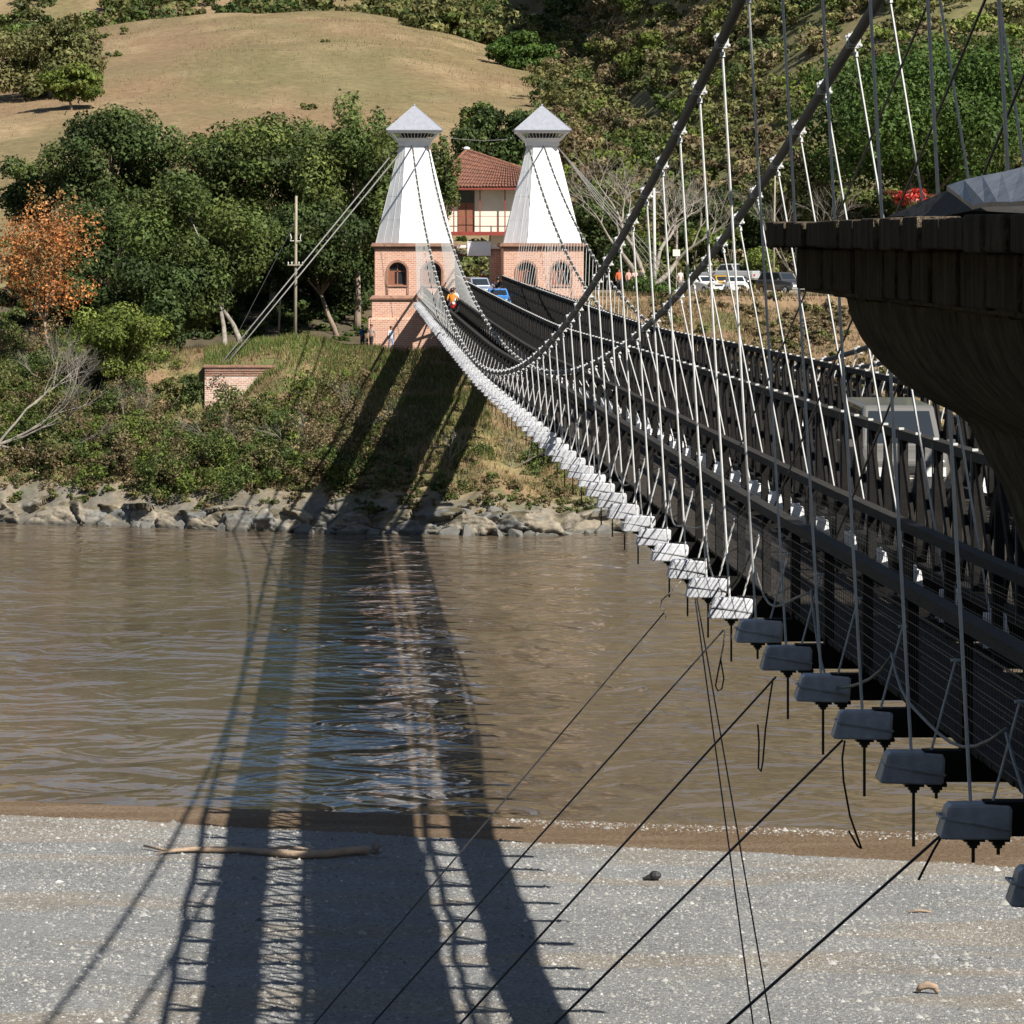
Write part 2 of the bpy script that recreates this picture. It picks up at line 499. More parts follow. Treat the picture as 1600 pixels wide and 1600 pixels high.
xs = np.concatenate([np.linspace(-400, -45, 30), np.arange(-42, 46, 0.5), np.linspace(48, 400, 30)])
grid('far_bank', xs, np.concatenate([np.arange(246, 312, 0.5), np.linspace(313, 352, 28)]), far_z, M_ground, far_col)
xs = np.concatenate([np.linspace(-700, -95, 25), np.arange(-92, 130, 3.0), np.linspace(135, 900, 25)])
grid('hill', xs, np.concatenate([np.arange(344, 700, 4.0), np.linspace(706, 1300, 40)]), lambda X, Y: hill_z(X, Y) - 0.05 - 2.5 * (1 - sstep(344, 352, Y)), M_hill, hill_col)

# river: silty, opaque, wind-rippled
m, N, L, B = nodemat('silty_water')
tc = N.new('ShaderNodeTexCoord')
mp = N.new('ShaderNodeMapping'); mp.inputs['Scale'].default_value = (0.85, 0.75, 1.0); L.new(tc.outputs['Object'], mp.inputs[0])
n1 = N.new('ShaderNodeTexNoise'); n1.inputs['Scale'].default_value = 0.36; n1.inputs['Detail'].default_value = 2; n1.inputs['Roughness'].default_value = 0.42; n1.inputs['Distortion'].default_value = 1.0
L.new(mp.outputs[0], n1.inputs['Vector'])
n2 = N.new('ShaderNodeTexNoise'); n2.inputs['Scale'].default_value = 1.3; n2.inputs['Detail'].default_value = 2; n2.inputs['Roughness'].default_value = 0.6
L.new(mp.outputs[0], n2.inputs['Vector'])
ad = N.new('ShaderNodeMath'); ad.operation = 'MULTIPLY_ADD'; ad.inputs[1].default_value = 0.14
nl = N.new('ShaderNodeTexNoise'); nl.inputs['Scale'].default_value = 0.05; nl.inputs['Detail'].default_value = 3; L.new(tc.outputs['Object'], nl.inputs['Vector'])
ml = N.new('ShaderNodeMapRange'); ml.inputs[1].default_value = 0.33; ml.inputs[2].default_value = 0.67; ml.inputs[3].default_value = 0.45; ml.inputs[4].default_value = 1.7
L.new(nl.outputs['Fac'], ml.inputs[0])
mm = N.new('ShaderNodeMath'); mm.operation = 'MULTIPLY'; L.new(n1.outputs['Fac'], mm.inputs[0]); L.new(ml.outputs[0], mm.inputs[1])
L.new(n2.outputs['Fac'], ad.inputs[0]); L.new(mm.outputs[0], ad.inputs[2])
bp = N.new('ShaderNodeBump'); bp.inputs['Strength'].default_value = 1.0; bp.inputs['Distance'].default_value = 0.40
L.new(ad.outputs[0], bp.inputs['Height']); L.new(bp.outputs[0], B.inputs['Normal'])
n3 = N.new('ShaderNodeTexNoise'); n3.inputs['Scale'].default_value = 0.06; n3.inputs['Detail'].default_value = 4; L.new(mp.outputs[0], n3.inputs['Vector'])
rp = N.new('ShaderNodeValToRGB'); rp.color_ramp.elements[0].position = 0.35; rp.color_ramp.elements[1].position = 0.65
rp.color_ramp.elements[0].color = (0.094, 0.070, 0.046, 1); rp.color_ramp.elements[1].color = (0.124, 0.094, 0.064, 1)
L.new(n3.outputs['Fac'], rp.inputs[0]); L.new(rp.outputs[0], B.inputs['Base Color'])
B.inputs['Roughness'].default_value = 0.12; B.inputs['IOR'].default_value = 1.33
B.inputs['Specular IOR Level'].default_value = 0.38
M_water = m
grid('river', np.linspace(-420, 420, 60), np.linspace(112, 268, 40), lambda X, Y: X * 0, M_water)

# beach and near bank
YG = lambda X: 124.6 - 0.36 * X + 1.2 * (fbm(X * 0.11, X * 0, 51) - 0.5) + 0.7 * (fbm(X * 0.7, X * 0, 57) - 0.5)
YE = lambda X: 129.6 - 0.25 * X + 0.8 * (fbm(X * 0.13, X * 0 + 4, 52) - 0.5)


def beach_z(X, Y):
    Xc = np.clip(X, -60, 40)
    e = YE(Xc); g = np.minimum(YG(Xc), e - 0.8)
    gravel = 0.13 + 0.022 * np.clip(g - Y, 0, 60) + 0.30 * (fbm(X * 0.22, Y * 0.22, 53) - 0.5) * sstep(0, 6, g - Y)
    strip = 0.035 + 0.04 * np.exp(-((Y - e + 1.0) / 0.7) ** 2) * sstep(0, 6, X)
    z = np.where(Y < g, gravel, strip + (gravel - strip) * (1 - sstep(0, 0.5, Y - g)))
    z = np.where(Y > e, strip - 0.12 * (Y - e), z)
    nb = np.interp(Y, [-400, -30, 0, 27, 40, 58, 78], [40, 17.5, 15.8, 11.1, 6.85, 1.3, 0.5])
    nb = nb + sstep(16, 70, X) * 30 * (1 - sstep(20, 75, Y)) + 0.6 * (fbm(X * 0.2, Y * 0.2, 54) - 0.5) * (1 - sstep(60, 78, Y))
    return np.where(Y < 78, nb * (1 - sstep(62, 78, Y)) + z * sstep(62, 78, Y), z)


def beach_col(X, Y, Z):
    Xc = np.clip(X, -60, 40)
    e = YE(Xc); g = np.minimum(YG(Xc), e - 0.8)
    n = fbm(X * 0.12, Y * 0.5, 55)
    c = mixc((0.250, 0.252, 0.246), (0.29, 0.255, 0.21), sstep(0.48, 0.66, n))
    c = c * (0.8 + 0.4 * fbm(X * 0.4, Y * 0.4, 58))[..., None]
    wet = mixc((0.165, 0.110, 0.064), (0.21, 0.15, 0.095), sstep(0.4, 0.7, fbm(X * 0.25, Y * 1.2, 56)))
    c = mixc(c, wet, sstep(-0.15, 0.35, Y - g))
    return mixc(c, (0.10, 0.09, 0.035), 1 - sstep(60, 76, Y))


xs = np.concatenate([np.linspace(-420, -32, 25), np.arange(-30, 42, 0.4), np.linspace(44, 420, 25)])
grid('beach', xs, np.concatenate([np.linspace(-300, 0, 20), np.linspace(3, 90, 40), np.arange(90.5, 134, 0.3)]), beach_z, M_beachm, beach_col)

# pebbles: uncountable, one object
rng = np.random.default_rng(5)


def pebbles(n, seed):
    r = np.random.default_rng(seed)
    X = r.uniform(-13, 23, n * 2); Y = r.uniform(90, 131, n * 2)
    e = YE(X); g = np.minimum(YG(X), e - 0.8)
    ok = (Y < g - 0.02 + 0.15 * r.normal(size=len(X))) | ((np.abs(Y - e + 1.0 + 0.15 * r.normal(size=len(X))) < 0.75) & (X > 3 + 3 * r.random(len(X))))
    patch = fbm(X * 0.22, Y * 0.7, 61)
    ok &= r.random(len(X)) < np.clip(1.7 - 1.7 * patch, 0.15, 1)
    X, Y = X[ok][:n], Y[ok][:n]; n = len(X)
    s = 0.018 * np.exp(r.normal(0, 0.55, n)) + 0.007
    base = np.array([(1, 0, 0), (0.3, 0.95, 0), (-0.8, 0.6, 0), (-0.8, -0.6, 0), (0.3, -0.95, 0), (0.1, 0.05, 1)], float)
    ang = r.uniform(0, 6.28, n)
    jit = 1 + r.uniform(-0.3, 0.3, (n, 6, 1))
    b = base[None] * jit
    c, sn = np.cos(ang)[:, None], np.sin(ang)[:, None]
    bx = b[..., 0] * c - b[..., 1] * sn; by = b[..., 0] * sn + b[..., 1] * c
    asp = r.uniform(0.6, 1.1, (n, 1))
    Z = beach_z(X, Y)
    V = np.stack([X[:, None] + bx * s[:, None], Y[:, None] + by * s[:, None] * asp, Z[:, None] + b[..., 2] * s[:, None] * 0.75 - 0.004], -1)
    idx = (np.arange(n) * 6)[:, None, None]
    T = np.array([(0, 1, 5), (1, 2, 5), (2, 3, 5), (3, 4, 5), (4, 0, 5)])[None] + idx
    v = np.clip(r.normal(0.25, 0.065, n), 0.09, 0.5); v = np.where(r.random(n) < 0.007, 0.55, v)
    tint = np.stack([v * 1.02, v, v * r.uniform(0.86, 1.0, n)], -1)
    return V.reshape(-1, 3), T.reshape(-1, 3), np.repeat(tint, 6, 0)


V, T, C = pebbles(72000, 6)
tag(link('pebbles', np_mesh('pebbles', V, T, M_pebble, C)), 'grey and white pebbles strewn over the near gravel beach', 'pebbles', kind='stuff')


# ------------------------------------------------------------------ foliage
def leaf_cards(C, size, r, up=0.35, asp=0.55, N=None):
    """leaf-clump faces with random facing"""
    n = len(C)
    nrm = r.normal(size=(n, 3))
    if N is not None: nrm = nrm * 0.6 + N
    nrm[:, 2] += up
    nrm /= np.linalg.norm(nrm, axis=1, keepdims=True) + 1e-9
    a = np.cross(nrm, r.normal(size=(n, 3))); a /= np.linalg.norm(a, axis=1, keepdims=True) + 1e-9
    b = np.cross(nrm, a)
    s = size * r.uniform(0.55, 1.35, (n, 1))
    s = s * 1.22
    V = np.stack([C - a * s, C + a * s * 0.55 - b * s * asp * 1.1, C + a * s * 0.55 + b * s * asp * 1.1 + nrm * s * 0.15], 1)
    Q = np.arange(n * 3).reshape(n, 3)
    return V.reshape(-1, 3), Q


def crown_pts(n, R, lobes, r, shell=0.5):
    """points in an uneven crown of lobes inside the ellipsoid R"""
    R = np.asarray(R, float)
    d = r.normal(size=(lobes, 3)); d /= np.linalg.norm(d, axis=1, keepdims=True)
    rad = r.uniform(0.25, 0.98, (lobes, 1)) ** 0.7
    c = d * rad; c[:, 2] = c[:, 2] * 0.9 + 0.05
    lr = r.uniform(0.15, 0.42, lobes)
    k = r.choice(lobes, n, p=lr ** 2 / np.sum(lr ** 2))
    q = r.normal(size=(n, 3)); q /= np.linalg.norm(q, axis=1, keepdims=True)
    t = 1 - shell * r.random((n, 1)) ** 1.6
    t = t * np.where(r.random((n, 1)) < 0.06, 1.25, 1)
    p = c[k] + q * t * lr[k][:, None] * np.array([1.05, 1.05, 0.8])
    return p * R, q, k, c * R, lr


def palette(pal, k, nl, n, r):
    pal = np.asarray(pal, float)
    lob = r.integers(0, len(pal), nl)
    c = pal[lob[k]] * 0.6 + pal[r.integers(0, len(pal), n)] * 0.4
    return c * r.uniform(0.65, 1.35, (n, 1)) * r.uniform(0.7, 1.35, nl)[k][:, None]


def crown_mesh(name, R, n, size, pal, seed, lobes=26, shell=0.5):
    r = np.random.default_rng(seed)
    p, q, k, c, lr = crown_pts(n, R, lobes, r, shell)
    V, Q = leaf_cards(p, size, r, N=q)
    col = np.repeat(palette(pal, k, lobes, n, r), 3, 0)
    return np_mesh(name, V, Q, M_leaf, col), c


DARK = [(0.0345, 0.0552, 0.0161), (0.046, 0.0713, 0.0207), (0.0598, 0.0862, 0.0253), (0.0713, 0.092, 0.023)]
MID = [(0.0562, 0.085, 0.02), (0.0813, 0.115, 0.0275), (0.1125, 0.1313, 0.0325), (0.065, 0.09, 0.0275)]
LIME = [(0.114, 0.15, 0.0264), (0.09, 0.126, 0.024), (0.144, 0.168, 0.036)]
OLIVE = [(0.145, 0.14, 0.052), (0.11, 0.118, 0.042), (0.18, 0.165, 0.06), (0.085, 0.10, 0.03)]
ORANGE = [(0.54, 0.20, 0.06), (0.46, 0.16, 0.05), (0.10, 0.10, 0.04), (0.13, 0.10, 0.06), (0.58, 0.26, 0.09)]
RICH = [(0.040, 0.078, 0.014), (0.052, 0.095, 0.018), (0.068, 0.108, 0.022)]


def tree(name, label, cat, c, R, base, n, size, pal, seed, lobes=26, bark=None, trunk=0.28, leans=None, group=None, shell=0.5, limbs=7):
    """trunk(s) with limbs, crown of leaf clumps. c: crown centre, base: foot of the trunk"""
    base = Vector(base); c = Vector(c)
    root = empty(name, base, label, cat, group)
    me, lc = crown_mesh('crown', R, n, size, pal, seed, lobes, shell)
    link('crown', me, root, c)
    rr = random.Random(seed)
    mb = MB()
    fork = base + (c - base) * 0.45 + Vector((0, 0, 0.1))
    for b2 in (leans or [base]):
        b2 = Vector(b2)
        mid = (b2 + fork) / 2 + Vector((rr.uniform(-.2, .2), rr.uniform(-.2, .2), 0))
        mb.tube([b2 - Vector((0, 0, 0.4)), b2 + (mid - b2) * 0.4, mid, fork], [trunk * 1.25, trunk, trunk * 0.85, trunk * 0.7], 8)
    for i in rr.sample(range(len(lc)), min(limbs, len(lc))):
        e = c + Vector(lc[i])
        mid = fork.lerp(e, 0.5) + Vector((rr.uniform(-.4, .4), rr.uniform(-.4, .4), rr.uniform(0, .5)))
        mb.tube([fork, mid, e], [trunk * 0.55, trunk * 0.33, trunk * 0.1], 5)
    mb.build('trunk', bark or M_bark, root, smooth=True)
    return root


def ptree(name, label, cat, px, py, Y, hw, hh, n, size, pal, seed, base_px=None, **kw):
    """crown centred at pixel px,py, half-size hw x hh pixels, standing at distance Y"""
    s = 1.13 * Y / F
    n = int(n * 1.9); size *= 0.80; kw['lobes'] = int(kw.get('lobes', 26) * 1.5)
    c = P(px, py, Y)
    bx = P(base_px or px, py, Y).x
    return tree(name, label, cat, c, (hw * s, (hw + hh) * s * 0.5, hh * s), (bx, Y, gz(bx, Y)), n, size, pal, seed, **kw)


ptree('tree', 'dark rounded tree below the grassy hill at far left', 'tree', 168, 262, 331, 92, 85, 9000, 0.20, DARK, 101, trunk=0.3)
ptree('tree', 'dark leafy tree behind the orange flowering tree', 'tree', 165, 385, 314, 85, 85, 8000, 0.19, DARK, 102)
ptree('tree', 'broad dark green tree with two leaning pale trunks beside the anchor wall', 'tree', 308, 395, 300, 98, 112, 13000, 0.18, MID, 103, base_px=372, bark=M_palebark, trunk=0.2,
      leans=[tuple(P(378, 540, 296)), tuple(P(352, 548, 295))], lobes=34)
ptree('tree', 'shaded dark tree left of the leaning pale trunks', 'tree', 240, 480, 297, 75, 85, 8000, 0.19, DARK, 104)
ptree('tree', 'wide tree with yellowish green top below the dry hill', 'tree', 425, 285, 328, 135, 92, 15000, 0.20, MID, 105, lobes=40)
ptree('tree', 'tall green tree close against the left white tower', 'tree', 558, 300, 322, 78, 125, 12000, 0.19, MID, 106, lobes=34)
ptree('tree', 'dark tree in shade behind the tall wooden pole', 'tree', 470, 385, 316, 90, 70, 8000, 0.20, DARK, 107, base_px=528, trunk=0.2)
ptree('tree', 'low dark tree in shade between pole and left tower', 'tree', 535, 420, 330, 60, 65, 6000, 0.20, DARK, 108)
ptree('tree', 'low dark tree at the back of the shaded yard', 'tree', 400, 450, 334, 70, 55, 5000, 0.20, DARK, 109)
ptree('flowering_tree', 'tree covered in orange blossom at the left edge', 'tree', 70, 408, 286, 70, 112, 4600, 0.13, ORANGE, 110, lobes=44, shell=0.5, trunk=0.14)
ptree('bush', 'rounded lime green bush above the river bank', 'bush', 186, 532, 279, 64, 58, 6500, 0.13, LIME, 111, trunk=0.1, lobes=30)
ptree('tree', 'olive tree clump on the left shoulder of the dry hill', 'tree', 78, 95, 490, 85, 62, 7000, 0.30, OLIVE, 112, trunk=0.3)
ptree('tree', 'small pale green tree below the hilltop clump at far left', 'tree', 112, 132, 470, 40, 28, 2500, 0.26, LIME, 113, trunk=0.15)
ptree('tree', 'dark green tree behind the red roof between the towers', 'tree', 778, 225, 366, 62, 62, 6500, 0.22, DARK, 114)
ptree('tree', 'slim green tree at the left end of the red roofed house', 'tree', 694, 275, 331, 24, 60, 2600, 0.16, MID, 115, trunk=0.14)
ptree('tree', 'big dense rich green tree at the right above red flowers', 'tree', 1440, 195, 348, 160, 140, 24000, 0.21, RICH, 116, lobes=60, trunk=0.45)
ptree('tree', 'dark bushy tree beside the right white tower', 'tree', 935, 375, 338, 55, 70, 5500, 0.2, DARK, 117)
ptree('tree', 'dark green tree behind the parked cars', 'tree', 1120, 355, 350, 75, 50, 5500, 0.2, DARK, 118)
ptree('tree', 'olive brown tree between parked cars and the dense green tree', 'tree', 1240, 320, 352, 60, 75, 5500, 0.19, OLIVE, 119)
ptree('bush', 'round green bush on the embankment right of the right tower', 'bush', 1008, 470, 305, 42, 38, 3600, 0.13, RICH, 120, trunk=0.1)
ptree('bush', 'small green bush hanging on the bank under the bridge', 'bush', 842, 725, 264, 28, 32, 2200, 0.10, MID, 121, trunk=0.06)
ptree('bush', 'dark green bush at the waterline at far left', 'bush', 88, 720, 272, 42, 48, 3500, 0.12, MID, 122, trunk=0.08)
ptree('flowering_bush', 'bush with bright red flowers under the dense green tree', 'bush', 1422, 308, 340, 30, 12, 1600, 0.14, [(0.5, 0.02, 0.015), (0.42, 0.015, 0.012), (0.05, 0.07, 0.02), (0.6, 0.3, 0.25)], 123, trunk=0.06)
ptree('bush', 'dark green bush added as the dark hollow left of the brick anchor block', 'bush', 294, 612, 284.5, 22, 24, 2200, 0.11, DARK, 127, trunk=0.06)  # added bush, stands in for the dark recess beside the block
ptree('bush', 'olive bush on the bare slope between lime bush and anchor block', 'bush', 262, 606, 281, 20, 18, 1500, 0.10, OLIVE, 128, trunk=0.05)
ptree('bush', 'yellow green shrub beside the silver pickup', 'bush', 1188, 415, 330, 24, 34, 1800, 0.13, LIME, 124, trunk=0.06)
ptree('tree', 'bright green bushy tree at the top right of the dry hill', 'tree', 820, 90, 560, 50, 32, 3500, 0.3, RICH, 125, trunk=0.2)
ptree('tree', 'green tree in front of the dry hill between the white towers', 'tree', 745, 185, 400, 26, 24, 1500, 0.22, MID, 126, trunk=0.15)

for k, (px, py, Y, hw, hh, lab) in enumerate(((120, 480, 300, 60, 60, 'shaded tree below the orange blossom at the left'), (255, 335, 333, 70, 70, 'leafy tree between the rounded tree and the wide tree'),
                                              (355, 340, 336, 75, 75, 'leafy tree in front of the dry hill behind the leaning trunks'), (505, 330, 334, 70, 85, 'leafy tree behind the tall wooden pole'),
                                              (600, 410, 334, 45, 80, 'dark tree directly behind the left tower'), (450, 470, 342, 90, 50, 'low dark tree mass at the back of the yard behind the pole'),
                                              (310, 500, 318, 60, 50, 'dark shrubby tree behind the leaning pale trunks'), (60, 300, 338, 50, 60, 'green tree at the left edge above the orange blossom'),
                                              (640, 210, 372, 30, 24, 'small tree on the hill behind the left tower cap'))):
    ptree('tree', lab, 'tree', px, py, Y, hw, hh, 6000, 0.2, (DARK, MID)[k in (1, 2, 3)], 160 + k)

# small young trees with slim stems by the car park
for k, (px, py, hh) in enumerate(((1085, 372, 22), (1142, 366, 24), (1112, 378, 18))):
    ptree('sapling', ['slim sapling with drooping leaves behind the white car', 'taller slim sapling behind the silver pickup', 'small slim sapling between two others by the parked cars'][k],
          'sapling', px, py, 333, 17, hh * 0.8, 420, 0.2, LIME, 140 + k, trunk=0.07, lobes=8, limbs=3, bark=M_palebark)


def scatter_bushes(name, label, cat, pts, rads, n, size, pals, seed, flat=0.75):
    """one mass of scrub: many bushes of leaf clumps, joined"""
    r = np.random.default_rng(seed)
    Vs, Cs = [], []
    for (p, R) in zip(pts, rads):
        m = int(n * (R / np.mean(rads)) ** 2) + 20
        pal = pals[r.integers(0, len(pals))]
        q, nn, k, c, lr = crown_pts(m, (R, R, R * flat * r.uniform(0.7, 1.25)), 9, r, 0.6)
        V, Q = leaf_cards(q + np.asarray(p) + np.array([0, 0, R * 0.35]), size, r, N=nn)
        Vs.append(V); Cs.append(np.repeat(palette(pal, k, 9, m, r), 3, 0))
    V = np.concatenate(Vs); C = np.concatenate(Cs)
    return tag(link(name, np_mesh(name, V, np.arange(len(V)).reshape(-1, 3), M_leaf, C)), label, cat, kind='stuff')


STRAW = [(0.23, 0.1782, 0.0978), (0.1725, 0.1323, 0.069), (0.1265, 0.1092, 0.0517)]
RUST = [(0.17, 0.12, 0.065), (0.14, 0.105, 0.055), (0.12, 0.10, 0.045)]
r = np.random.default_rng(11)
# hillside scrub on the right
pts, rads = [], []
while len(pts) < 1500:
    Y = 345 + 300 * r.random() ** 1.25
    x = r.uniform(690, 1720); X = (x - VX) * Y / F
    lim = 880 if Y < 520 else 640
    if x < lim - (Y - 380) * 0.25 and Y < 560: continue
    if X - (Y - 420) * 0.05 < 18 and Y > 372: continue
    R = r.uniform(1.1, 2.6) * (0.85 + Y / 900)
    pts.append((X, Y, gz(X, Y))); rads.append(R)
scatter_bushes('hillside_scrub', 'mixed olive and brown scrub covering the right hillside', 'scrub', pts, rads, 385, 0.225, [OLIVE, OLIVE, OLIVE, MID, LIME, STRAW, RUST], 12)
# woodland along the foot of the hill and behind the house
pts, rads = [], []
while len(pts) < 240:
    Y = r.uniform(338, 372); x = r.uniform(20, 1700); X = (x - VX) * Y / F
    if 690 < x < 830 and Y < 348: continue
    R = r.uniform(1.3, 2.6)
    pts.append((X, Y, gz(X, Y) - 0.3)); rads.append(R)
scatter_bushes('hillfoot_thicket', 'thicket of shrubs along the foot of the hill', 'thicket', pts, rads, 420, 0.22, [OLIVE, MID, DARK], 13)
pts, rads = [], []
while len(pts) < 150:
    Y = r.uniform(313, 338); x = r.uniform(-20, 575); X = (x - VX) * Y / F
    pts.append((X, Y, gz(X, Y) - 0.3)); rads.append(r.uniform(0.7, 1.5) * (0.6 if Y < 320 else 1))
scatter_bushes('yard_undergrowth', 'dark undergrowth beneath the trees left of the left tower', 'undergrowth', pts, rads, 260, 0.17, [DARK, DARK, MID], 18)
# far woods beyond the crest
pts, rads = [], []
while len(pts) < 680:
    Y = r.uniform(690, 830); x = r.uniform(-60, 1700) if len(pts) < 300 else r.uniform(580, 1100); X = (x - VX) * Y / F
    if len(pts) >= 300: Y = r.uniform(640, 760); X = (x - VX) * Y / F
    if x < 900 and Y < 690 and x < 660 + (Y - 640) * -0.5: continue
    R = r.uniform(2.8, 5.5)
    pts.append((X, Y, gz(X, Y) - 0.3)); rads.append(R)
scatter_bushes('far_wood', 'dark wood on the ridge beyond the dry hill', 'wood', pts, rads, 330, 0.42, [DARK, MID, OLIVE, OLIVE], 14)
# sparse shrubs at the hill's flanks
pts, rads = [], []
while len(pts) < 45:
    Y = r.uniform(372, 660); x = r.uniform(20, 900); X = (x - VX) * Y / F
    y = VY - (gz(X, Y) - CZ) * F / Y
    if 200 < x < 840 and y < 185 and r.random() < 0.93: continue
    pts.append((X, Y, gz(X, Y) - 0.1)); rads.append(r.uniform(0.5, 1.3))
scatter_bushes('hill_shrubs', 'scattered small shrubs on the dry grass hill', 'shrubs', pts, rads, 160, 0.2, [OLIVE, MID], 15)
# scrub on the river bank
pts, rads = [], []
while len(pts) < 760:
    Y = r.uniform(256, 300); x = r.uniform(-10, 990); X = (x - VX) * Y / F
    s = Y - YW(X)
    if s < 2.6: continue
    if X > 3 and (r.random() < 0.72 or Y > 284): continue
    if X > -11 and Y > 282: continue
    if -12.5 < X < -2 and Y > 273: continue
    if X < -9 and Y > 284 and r.random() < 0.6: continue
    if X > 0.5 and Y > 272: continue
    pts.append((X, Y, gz(X, Y) - 0.15)); rads.append(r.uniform(0.3, 1.3) ** 1.2 * (1.45 if X < 0 else 0.6))
scatter_bushes('bank_scrub', 'olive and green scrub covering the far river bank', 'scrub', pts, rads, 270, 0.085, [OLIVE, MID, MID, LIME, STRAW, DARK, RUST], 16, flat=1.1)
pts, rads = [], []
while len(pts) < 75:
    Y = r.uniform(258, 290); x = r.uniform(-10, 470); X = (x - VX) * Y / F
    if Y - YW(X) < 4 or (X > -13.5 and Y > 272): continue
    pts.append((X, Y, gz(X, Y) - 0.2)); rads.append(r.uniform(1.0, 1.9) * (1 if x < 330 else 0.75))
scatter_bushes('bank_thicket', 'taller green thicket on the left of the far river bank', 'thicket', pts, rads, 700, 0.09, [MID, OLIVE, LIME, DARK, MID], 19, flat=0.9)
pts, rads = [], []
while len(pts) < 300:
    x = r.uniform(-10, 1000); X = (x - VX) * 258 / F; Y = YW(X) + r.uniform(1.5, 6)
    pts.append((X, Y, max(gz(X, Y), 1.2) - 0.1)); rads.append(r.uniform(0.25, 0.62))
scatter_bushes('ledge_brush', 'dry brush hanging over the top of the rock ledge', 'brush', pts, rads, 150, 0.075, [STRAW, OLIVE, OLIVE, RUST, MID], 20)
# scrub and dry brush on the embankment right of the towers
pts, rads = [], []
while len(pts) < 330:
    Y = r.uniform(262, 306) if len(pts) < 90 else r.uniform(286, 306); x = r.uniform(920, 1680) if len(pts) < 90 else r.uniform(1030, 1480); X = (x - VX) * Y / F
    if Y - YW(X) < 4: continue
    if 1060 < x < 1170 and Y > 286 and r.random() < 0.8: continue
    pts.append((X, Y, gz(X, Y) - 0.15)); rads.append(r.uniform(0.3, 0.9))
scatter_bushes('embankment_brush', 'dry brown brush on the earth embankment below the car park', 'brush', pts, rads, 240, 0.11, [STRAW, RUST, STRAW, OLIVE], 17)


def grass(name, label, n, area, h, pal, seed, cond=None):
    r = np.random.default_rng(seed)
    X = r.uniform(area[0], area[1], n); Y = r.uniform(area[2], area[3], n)
    if cond is not None:
        k = cond(X, Y, r); X, Y = X[k], Y[k]
    n = len(X); Z = ground_z(X, Y)
    hh = h * r.uniform(0.4, 1.3, n); a = r.uniform(0, 6.28, n); w = 0.035
    lx, ly = r.normal(0, 0.35, n) * hh, r.normal(0, 0.35, n) * hh
    V = np.stack([np.stack([X - w*np.cos(a), Y - w*np.sin(a), Z - 0.03], -1), np.stack([X + w*np.cos(a), Y + w*np.sin(a), Z - 0.03], -1),
                  np.stack([X + lx, Y + ly, Z + hh], -1)], 1)
    c = np.asarray(pal)[r.integers(0, len(pal), n)] * r.uniform(0.7, 1.3, (n, 1))
    return tag(link(name, np_mesh(name, V.reshape(-1, 3), np.arange(n*3).reshape(n, 3), M_leaf, np.repeat(c, 3, 0))), label, 'grass', kind='stuff')


grass('mound_grass', 'fresh green grass on the mound beside the left tower', 16000, (-10, 3.5, 284, 301), 0.42, [(0.085, 0.15, 0.025), (0.11, 0.17, 0.03), (0.14, 0.17, 0.05)], 71,
      lambda X, Y, r: fbm(X * 0.3, Y * 0.3, 77) + 0.25 * sstep(-2, -8, X) > 0.42 + 0.2 * r.random(len(X)))
grass('shaded_bank_grass', 'green grass on the bank in the bridge shadow', 26000, (-2, 9, 262, 298), 0.40, [(0.06, 0.10, 0.02), (0.085, 0.115, 0.025), (0.12, 0.11, 0.04)], 72,
      lambda X, Y, r: (fbm(X * 0.25, Y * 0.25, 78) > 0.3 + 0.35 * r.random(len(X))) & (Y - yw(X) > 6))
grass('bank_straw', 'dry straw grass on the far river bank', 75000, (-22, 30, 256, 306), 0.42, [(0.24, 0.18, 0.09), (0.19, 0.14, 0.07), (0.15, 0.12, 0.05)], 73,
      lambda X, Y, r: (fbm(X * 0.3, Y * 0.3, 79) > 0.22 + 0.4 * r.random(len(X))) & (Y - yw(X) > 3))

grass('embankment_straw', 'dry straw on the earth embankment below the car park', 26000, (17, 40, 284, 307), 0.30, [(0.24, 0.175, 0.095), (0.17, 0.125, 0.07), (0.12, 0.10, 0.045)], 75,
      lambda X, Y, r: fbm(X * 0.35, Y * 0.35, 81) > 0.25 + 0.4 * r.random(len(X)))
grass('hill_tufts', 'dry straw tufts on the grass hill', 60000, (-75, 45, 372, 680), 0.27, [(0.24, 0.175, 0.095), (0.18, 0.13, 0.07), (0.13, 0.12, 0.05), (0.28, 0.215, 0.12)], 74,
      lambda X, Y, r: (fbm(X * 0.12, Y * 0.04, 80) > 0.25 + 0.5 * r.random(len(X))) & (np.abs(X - (230 - VX) * Y / F) < 900 * Y / F))

